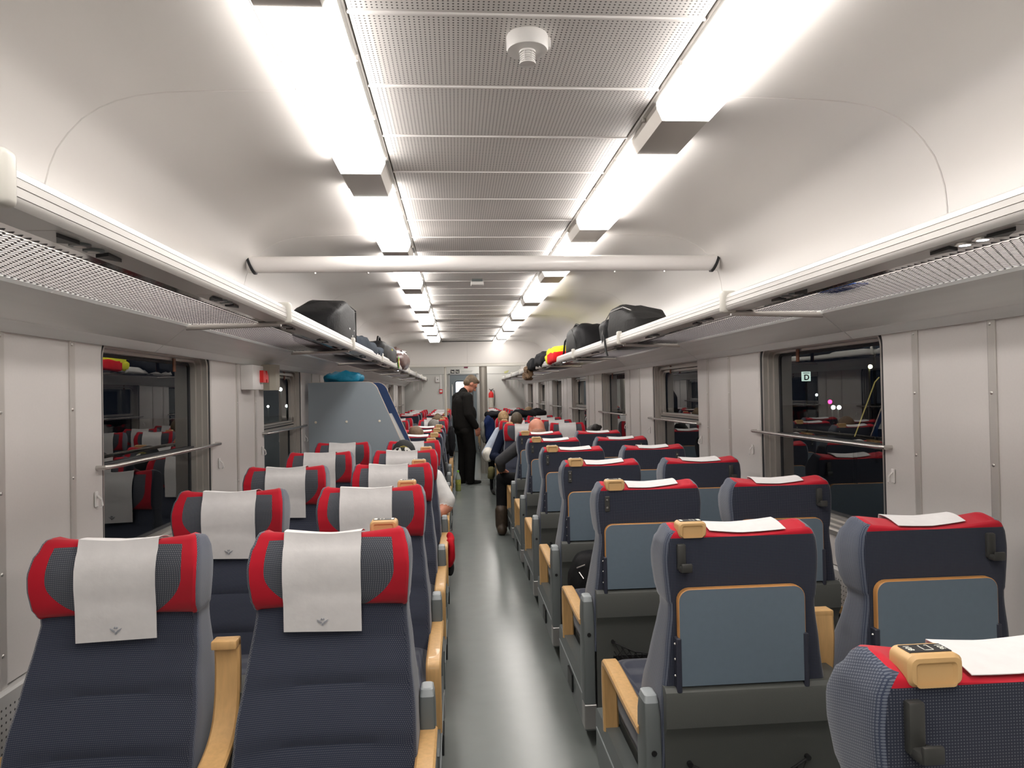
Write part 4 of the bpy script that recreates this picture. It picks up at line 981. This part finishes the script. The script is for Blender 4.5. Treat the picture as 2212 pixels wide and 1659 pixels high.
baggrey = mat('nylon_dark_grey', (.022, .0215, .021), .7, spec=.15, bump=.2, bscale=50, vary=.08, vscale=8)
# left rack: suitcase
t = thing('suitcase', 'big black soft suitcase on the left rack with metal rivets', 'suitcase', (0, 0, 0))
tp = lambda x, y, z: (x, y, z * (1 - .55 * max(0, -y - .1)) - .35 * max(0, -y - .1) if z > 0 else z)
soft(-1.085, 4.95, ZR + .165, .145, .50, .165, .30, .012, 1, tp).build('case_body', bagblack, t, smooth=60)
MB().tube([(-.955, 4.75, ZR + .27), (-.950, 5.0, ZR + .305), (-.950, 5.42, ZR + .305)], .006, 6).tube([(-.956, 5.448, ZR + .05), (-.956, 5.450, ZR + .30)], .006, 6).build('case_piping', baggrey, t)
MB().tube([(-1.06, 5.452, ZR + .26), (-1.06, 5.485, ZR + .25), (-1.06, 5.488, ZR + .13), (-1.06, 5.455, ZR + .12)], .010, 8).build('case_handle', mat('handle_grey', (.25, .24, .22), .4), t)
for y, z in ((5.05, .10), (5.25, .105), (5.18, .06)): MB().lathe([(.011, 0), (.006, .006)], (-.945, y, ZR + z + .04), 10, axis='x').build('rivet', SCREW, t)
# folded jacket, black bag with sticker, leather bag
t = thing('rolled_jacket', 'dark blue-grey rolled jacket on the left rack past the suitcase', 'jacket', (0, 0, 0))
soft(-1.09, 6.35, ZR + .085, .15, .72, .085, .6, .03, 2, lambda x, y, z: (x, y, z * (1 - .25 * y))).build('bundle', cloth('jacket_slate', (.045, .055, .07), .5), t, smooth=60)
soft(-1.00, 7.0, ZR + .09, .075, .35, .05, .7, .02, 5).build('sleeve', cloth('jacket_slate', (.045, .055, .07)), t, smooth=60)
t = thing('shoulder_bag', 'black bag with round green and orange target badge on left rack', 'bag', (0, 0, 0))
soft(-1.08, 8.30, ZR + .13, .15, .80, .13, .45, .025, 3).build('bag_body', bagblack, t, smooth=60)
MB().tube([(-1.05, 7.75, ZR + .24), (-1.05, 7.85, ZR + .31), (-1.05, 8.0, ZR + .31), (-1.05, 8.1, ZR + .25)], .012, 8).build('bag_handle', bagblack, t)
for rr, dx, c in ((.075, 0, (.14, .62, .05)), (.052, .003, (.75, .12, .02)), (.028, .006, (.8, .7, .6))):
    MB().lathe([(rr, -.001), (rr, .002)], (-.915 + dx, 8.95, ZR + .07), 24, axis='x').build('target_badge', mat('badge_%d' % int(rr * 1000), c, .6), t)
MB().box(-.945, -.938, 8.25, 8.28, ZR + .17, ZR + .20).box(-.945, -.938, 8.33, 8.36, ZR + .17, ZR + .20).build('yellow_tags', mat('tag_yellow', (.6, .6, .02), .5), t, smooth=0)
t = thing('leather_bag', 'brown glossy leather holdall at the end of left rack luggage', 'bag', (0, 0, 0))
soft(-1.05, 10.0, ZR + .15, .17, .80, .15, .7, .025, 4, lambda x, y, z: (x, y, z * (1 - .18 * y))).build('bag_body', mat('leather_brown', (.085, .032, .024), .28, bump=.4, bscale=18, vary=.25, vscale=8), t, smooth=60)
MB().tube([(-.93, 9.5, ZR + .25), (-.90, 9.9, ZR + .26), (-.92, 10.4, ZR + .22)], .012, 8).build('bag_strap', mat('leather_dark', (.03, .012, .01), .4), t)
# right rack
t = thing('duffel_bag', 'dark grey duffel bag with hanging strap on the right rack', 'duffel bag', (0, 0, 0))
soft(1.085, 4.98, ZR + .145, .14, .47, .145, .45, .022, 6, lambda x, y, z: (x, y, z * (1 - .6 * max(0, -y + .1)) - .3 * max(0, -y + .1) if z > 0 else z)).build('bag_body', baggrey, t, smooth=60)
soft(1.06, 5.48, ZR + .115, .13, .13, .115, .6, .02, 7).build('end_pocket', bagblack, t, smooth=60)
MB().tube([(.955, 4.6, ZR + .20), (.948, 4.8, ZR + .245), (.948, 5.2, ZR + .255), (.960, 5.42, ZR + .22)], .004, 6).tube([(.955, 5.42, ZR + .21), (.935, 5.44, ZR + .12), (.935, 5.44, ZR + .06)], .004, 6).build('pale_piping', mat('piping_grey', (.22, .21, .20), .6), t)
MB().loft([[(.925 + a * .004, 5.32 + b * .02 + dy, z) for a, b in ((-1, -1), (1, -1), (1, 1), (-1, 1))] for z, dy in ((ZR + .10, .02), (ZR + .06, .0), (ZR - .02, -.04), (ZR - .07, -.09))]).build('strap', bagblack, t, smooth=40)
t = thing('backpack', 'black backpack standing on the right rack beyond the duffel bag', 'backpack', (0, 0, 0))
soft(1.09, 7.05, ZR + .165, .15, .46, .165, .5, .02, 8, lambda x, y, z: (x, y * (1 - .12 * z), z)).build('pack_body', bagblack, t, smooth=60)
MB().tube([(1.0, 6.75, ZR + .30), (.99, 6.95, ZR + .335), (1.0, 7.2, ZR + .31), (.955, 7.48, ZR + .20), (.945, 7.53, ZR + .06)], .010, 8).build('pack_strap', baggrey, t)
MB().tube([(.945, 6.7, ZR + .08), (.938, 6.75, ZR + .18), (.945, 6.95, ZR + .28)], .004, 6).build('zip_line', baggrey, t)
t = thing('hi_vis_jacket', 'yellow and red safety jacket folded on the right rack', 'jacket', (0, 0, 0))
soft(1.04, 8.40, ZR + .135, .13, .42, .065, .45, .02, 9).build('yellow_cloth', cloth('hivis_yellow', (.72, .70, .04), .3), t, smooth=60)
soft(1.02, 8.32, ZR + .068, .120, .36, .068, .35, .02, 10).build('red_cloth', cloth('hivis_red', (.62, .015, .02), .3), t, smooth=60)
soft(.98, 8.74, ZR + .07, .08, .12, .07, .6, .02, 11).build('yellow_hem', MATS['hivis_yellow'], t, smooth=60)
t = thing('hooded_coat', 'black coat with brown fur hood hanging off the right rack', 'coat', (0, 0, 0))
soft(1.04, 9.65, ZR + .105, .15, .62, .105, .7, .04, 12).build('coat_body', cloth('coat_black', (.014, .014, .016), .5), t, smooth=60)
soft(.945, 10.45, ZR + .075, .085, .36, .085, .8, .04, 13).build('coat_sleeve', MATS['coat_black'], t, smooth=60)
soft(.880, 10.70, ZR - .045, .052, .26, .105, .9, .05, 14, fs=22).build('fur_trim', mat('fur_brown', (.16, .095, .05), .9, bump=1.0, bscale=120, vary=.5, vscale=50), t, smooth=60)
# on the partition
t = thing('cyan_bag', 'bright cyan nylon bag lying on top of the grey partition', 'bag', (0, 0, 0))
soft(-1.20, 6.41, 1.585 + .045, .155, .20, .045, .6, .03, 15, fs=16).build('bag_body', mat('nylon_cyan', (.01, .30, .50), .5, bump=.6, bscale=25), t, smooth=60)
# bottle on the floor behind the standing man
gl = mat('bottle_plastic', (.30, .33, .10), .12, vary=.15, vscale=20)
t = thing('drink_bottle', 'plastic drink bottle with green cap standing on the aisle floor', 'bottle', (-.205, 10.76, 0))
MB().lathe([(.034, 0), (.042, .012), (.042, .07), (.038, .09), (.042, .105), (.042, .175)], n=20).build('liquid_body', gl, t)
MB().lathe([(.0425, .10), (.0425, .17)], n=20).build('label', mat('bottle_label', (.45, .46, .10), .4, vary=.5, vscale=40), t)
MB().lathe([(.042, .175), (.040, .20), (.022, .255), (.014, .285)], n=20).build('neck', mat('bottle_clear', (.33, .38, .33), .1), t)
MB().lathe([(.017, .283), (.017, .306), (.014, .310)], n=16).build('cap', mat('cap_lime', (.25, .60, .05), .4), t)
# garments by the aisle
t = thing('red_jacket', 'red and black jacket hanging over a left aisle armrest', 'jacket', (0, 0, 0))
soft(-.262, 4.72, .44, .028, .16, .10, .7, .02, 16).build('jacket_body', cloth('jacket_red', (.48, .012, .022)), t, smooth=60)
soft(-.262, 4.74, .325, .024, .10, .045, .7, .015, 17).build('jacket_cuff', cloth('jacket_cuff_black', (.015, .015, .016)), t, smooth=60)
t = thing('black_jacket', 'black jacket hanging into the aisle behind the standing man', 'jacket', (0, 0, 0))
soft(-.285, 10.12, .80, .04, .14, .22, .7, .03, 18).build('jacket_body', MATS['coat_black'], t, smooth=60)
t = thing('blue_coat', 'blue coat under a black hood draped on the right seat before the pillar', 'coat', (0, 0, 0))
soft(.30, 11.28, .86, .085, .14, .24, .7, .04, 19).build('blue_coat_body', cloth('coat_royal_blue', (.012, .022, .075), .5), t, smooth=60)
soft(.40, 11.45, 1.12, .17, .13, .05, .8, .03, 20).build('black_hood', MATS['coat_black'], t, smooth=60)
soft(.205, 11.20, .86, .035, .10, .17, .8, .03, 21).build('grey_sleeve', cloth('sleeve_grey', (.18, .18, .165)), t, smooth=60)
t = thing('window_coat', 'big black quilted coat piled over the right window seat back', 'coat', (0, 0, 0))
soft(.95, 11.69, 1.120, .30, .13, .062, .9, .07, 22).build('coat_body', MATS['coat_black'], t, smooth=60)
t = thing('white_cardigan', 'cream cardigan hanging beside the passenger in pale blue shirt', 'cardigan', (0, 0, 0))
soft(.215, 10.02, .60, .055, .16, .10, .8, .03, 23).build('cardigan_body', cloth('wool_cream', (.66, .63, .57), .5), t, smooth=60)
t = thing('khaki_bag', 'olive khaki bag hanging below the cream cardigan', 'bag', (0, 0, 0))
soft(.25, 9.85, .36, .05, .10, .09, .7, .02, 24).build('bag_body', cloth('canvas_khaki', (.14, .13, .06), .4), t, smooth=60)
t = thing('floor_backpack', 'black backpack with metal zips stowed behind a right aisle seat', 'backpack', (0, 0, 0))
soft(.52, 3.70, .36, .15, .085, .27, .55, .02, 25).build('pack_body', bagblack, t, smooth=60)
MB().tube([(.40, 3.63, .56), (.44, 3.61, .58)], .005, 6).tube([(.41, 3.625, .54), (.43, 3.61, .51)], .004, 6).build('zip_pulls', STEEL, t)
# ================================================================== OUTSIDE, IN THE NIGHT
def onray(px, py, X_):
    d_ = RM @ Vector(((px - IW / 2) / FPX, (py - IH / 2) / FPX, 1)); return CAM + d_ * ((X_ - CAM.x) / d_.x)
def emi(n, c, s): return mat(n, (.02, .02, .02), .5, emit=c, es=s)
p = onray(1742, 813, 14.0); t = thing('platform_sign', 'lit white platform sign with the letter D outside right window', 'sign', tuple(p))
k = (p - CAM).length / FPX
MB().rbox(-9 * k, 9 * k, 0, .06, -9.5 * k, 9.5 * k, .01, 1).build('sign_box', emi('sign_glow', (.80, .95, .88), .55), t)
cu = bpy.data.curves.new('letter', 'FONT'); cu.body = 'D'; cu.size = 15 * k; cu.align_x = 'CENTER'; cu.align_y = 'CENTER'; cu.extrude = .004; cu.offset = .008; cu.materials.append(BLACK)
tt = link('tmp_text', cu); me_ = bpy.data.meshes.new_from_object(tt.evaluated_get(bpy.context.evaluated_depsgraph_get())); bpy.data.objects.remove(tt)
l = link('letter_d', me_, t, (0, -.012, -2.5 * k)); l.rotation_euler = (PI / 2, 0, 0)
MB().box(-6.5 * k, 6.5 * k, -.012, 0, 6 * k, 7.2 * k).build('sign_heading', BLACK, t, smooth=0)
MB().tube([(0, .03, -9.5 * k), (0, .03, -p.z - .6)], .04, 8).build('sign_pole', SHELL, t)
def night_lamp(name, label, px, py, X_, c, s, rpx):
    p = onray(px, py, X_); r_ = rpx * (p - CAM).length / FPX; t = thing(name, label, 'lamp', tuple(p))
    MB().lathe([(r_ * .2, -r_), (r_ * .75, -r_ * .7), (r_, 0), (r_ * .75, r_ * .7), (r_ * .2, r_)], n=14).build('lamp_glass', emi('night_' + name + str(px), c, s), t)
    MB().tube([(r_ * .0, r_ * 1.1, 0), (0, r_ * 1.1, -p.z - .8)], .05, 6).build('lamp_post', SHELL, t)
night_lamp('signal_lamp', 'small red railway signal light outside the right window', 1793, 868, 24, (1, .02, .12), 6, 4)
night_lamp('headlight', 'white headlight outside the right window, nearer the red signal', 1800, 880, 22, (1, .98, 1), 8, 4)
night_lamp('headlight', 'white headlight outside the right window, further from the red signal', 1812.5, 880, 22, (1, .98, 1), 8, 4)
night_lamp('yard_lamp', 'yellowish yard lamp high outside the right window', 1880, 792, 20, (1, .85, .45), 8, 4)
night_lamp('yard_lamp', 'blue-white yard lamp outside right window below the platform sign', 1764, 853, 26, (.8, .9, 1), 6, 2.5)
night_lamp('yard_lamp', 'orange-white yard lamp at the top corner of right window', 1890, 726, 12, (1, .55, .35), 10, 4)
night_lamp('yard_lamp', 'bright white yard lamp high outside the left opening window', 606, 841, -16, (.9, .95, 1), 14, 3.6)
night_lamp('yard_lamp', 'white yard lamp low outside the left opening window, near the beige speaker', 579, 878, -18, (.9, .95, 1), 10, 2.4)
night_lamp('yard_lamp', 'white yard lamp low outside the left opening window, near the partition', 619, 877, -18, (.9, .95, 1), 10, 2.8)
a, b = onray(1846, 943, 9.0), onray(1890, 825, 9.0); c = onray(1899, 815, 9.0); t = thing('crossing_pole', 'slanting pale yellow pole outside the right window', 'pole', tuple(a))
MB().tube([(0, 0, 0), tuple(b - a), tuple(c - a)], .012, 8).build('pole_tube', mat('pole_yellow_glow', (.5, .4, .12), .5, emit=(.6, .45, .15), es=.25), t)  # pole is no lamp; light on it is put in as its own glow
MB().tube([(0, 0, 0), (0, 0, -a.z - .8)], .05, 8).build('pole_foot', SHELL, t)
gr = MB().box(-60, 60, -30, 90, -.95, -.90).build('trackside_ground', mat('ballast_dark', (.03, .03, .03), .9), smooth=0); tag(gr, 'dark ballast ground outside the train at night', 'ground', kind='structure')
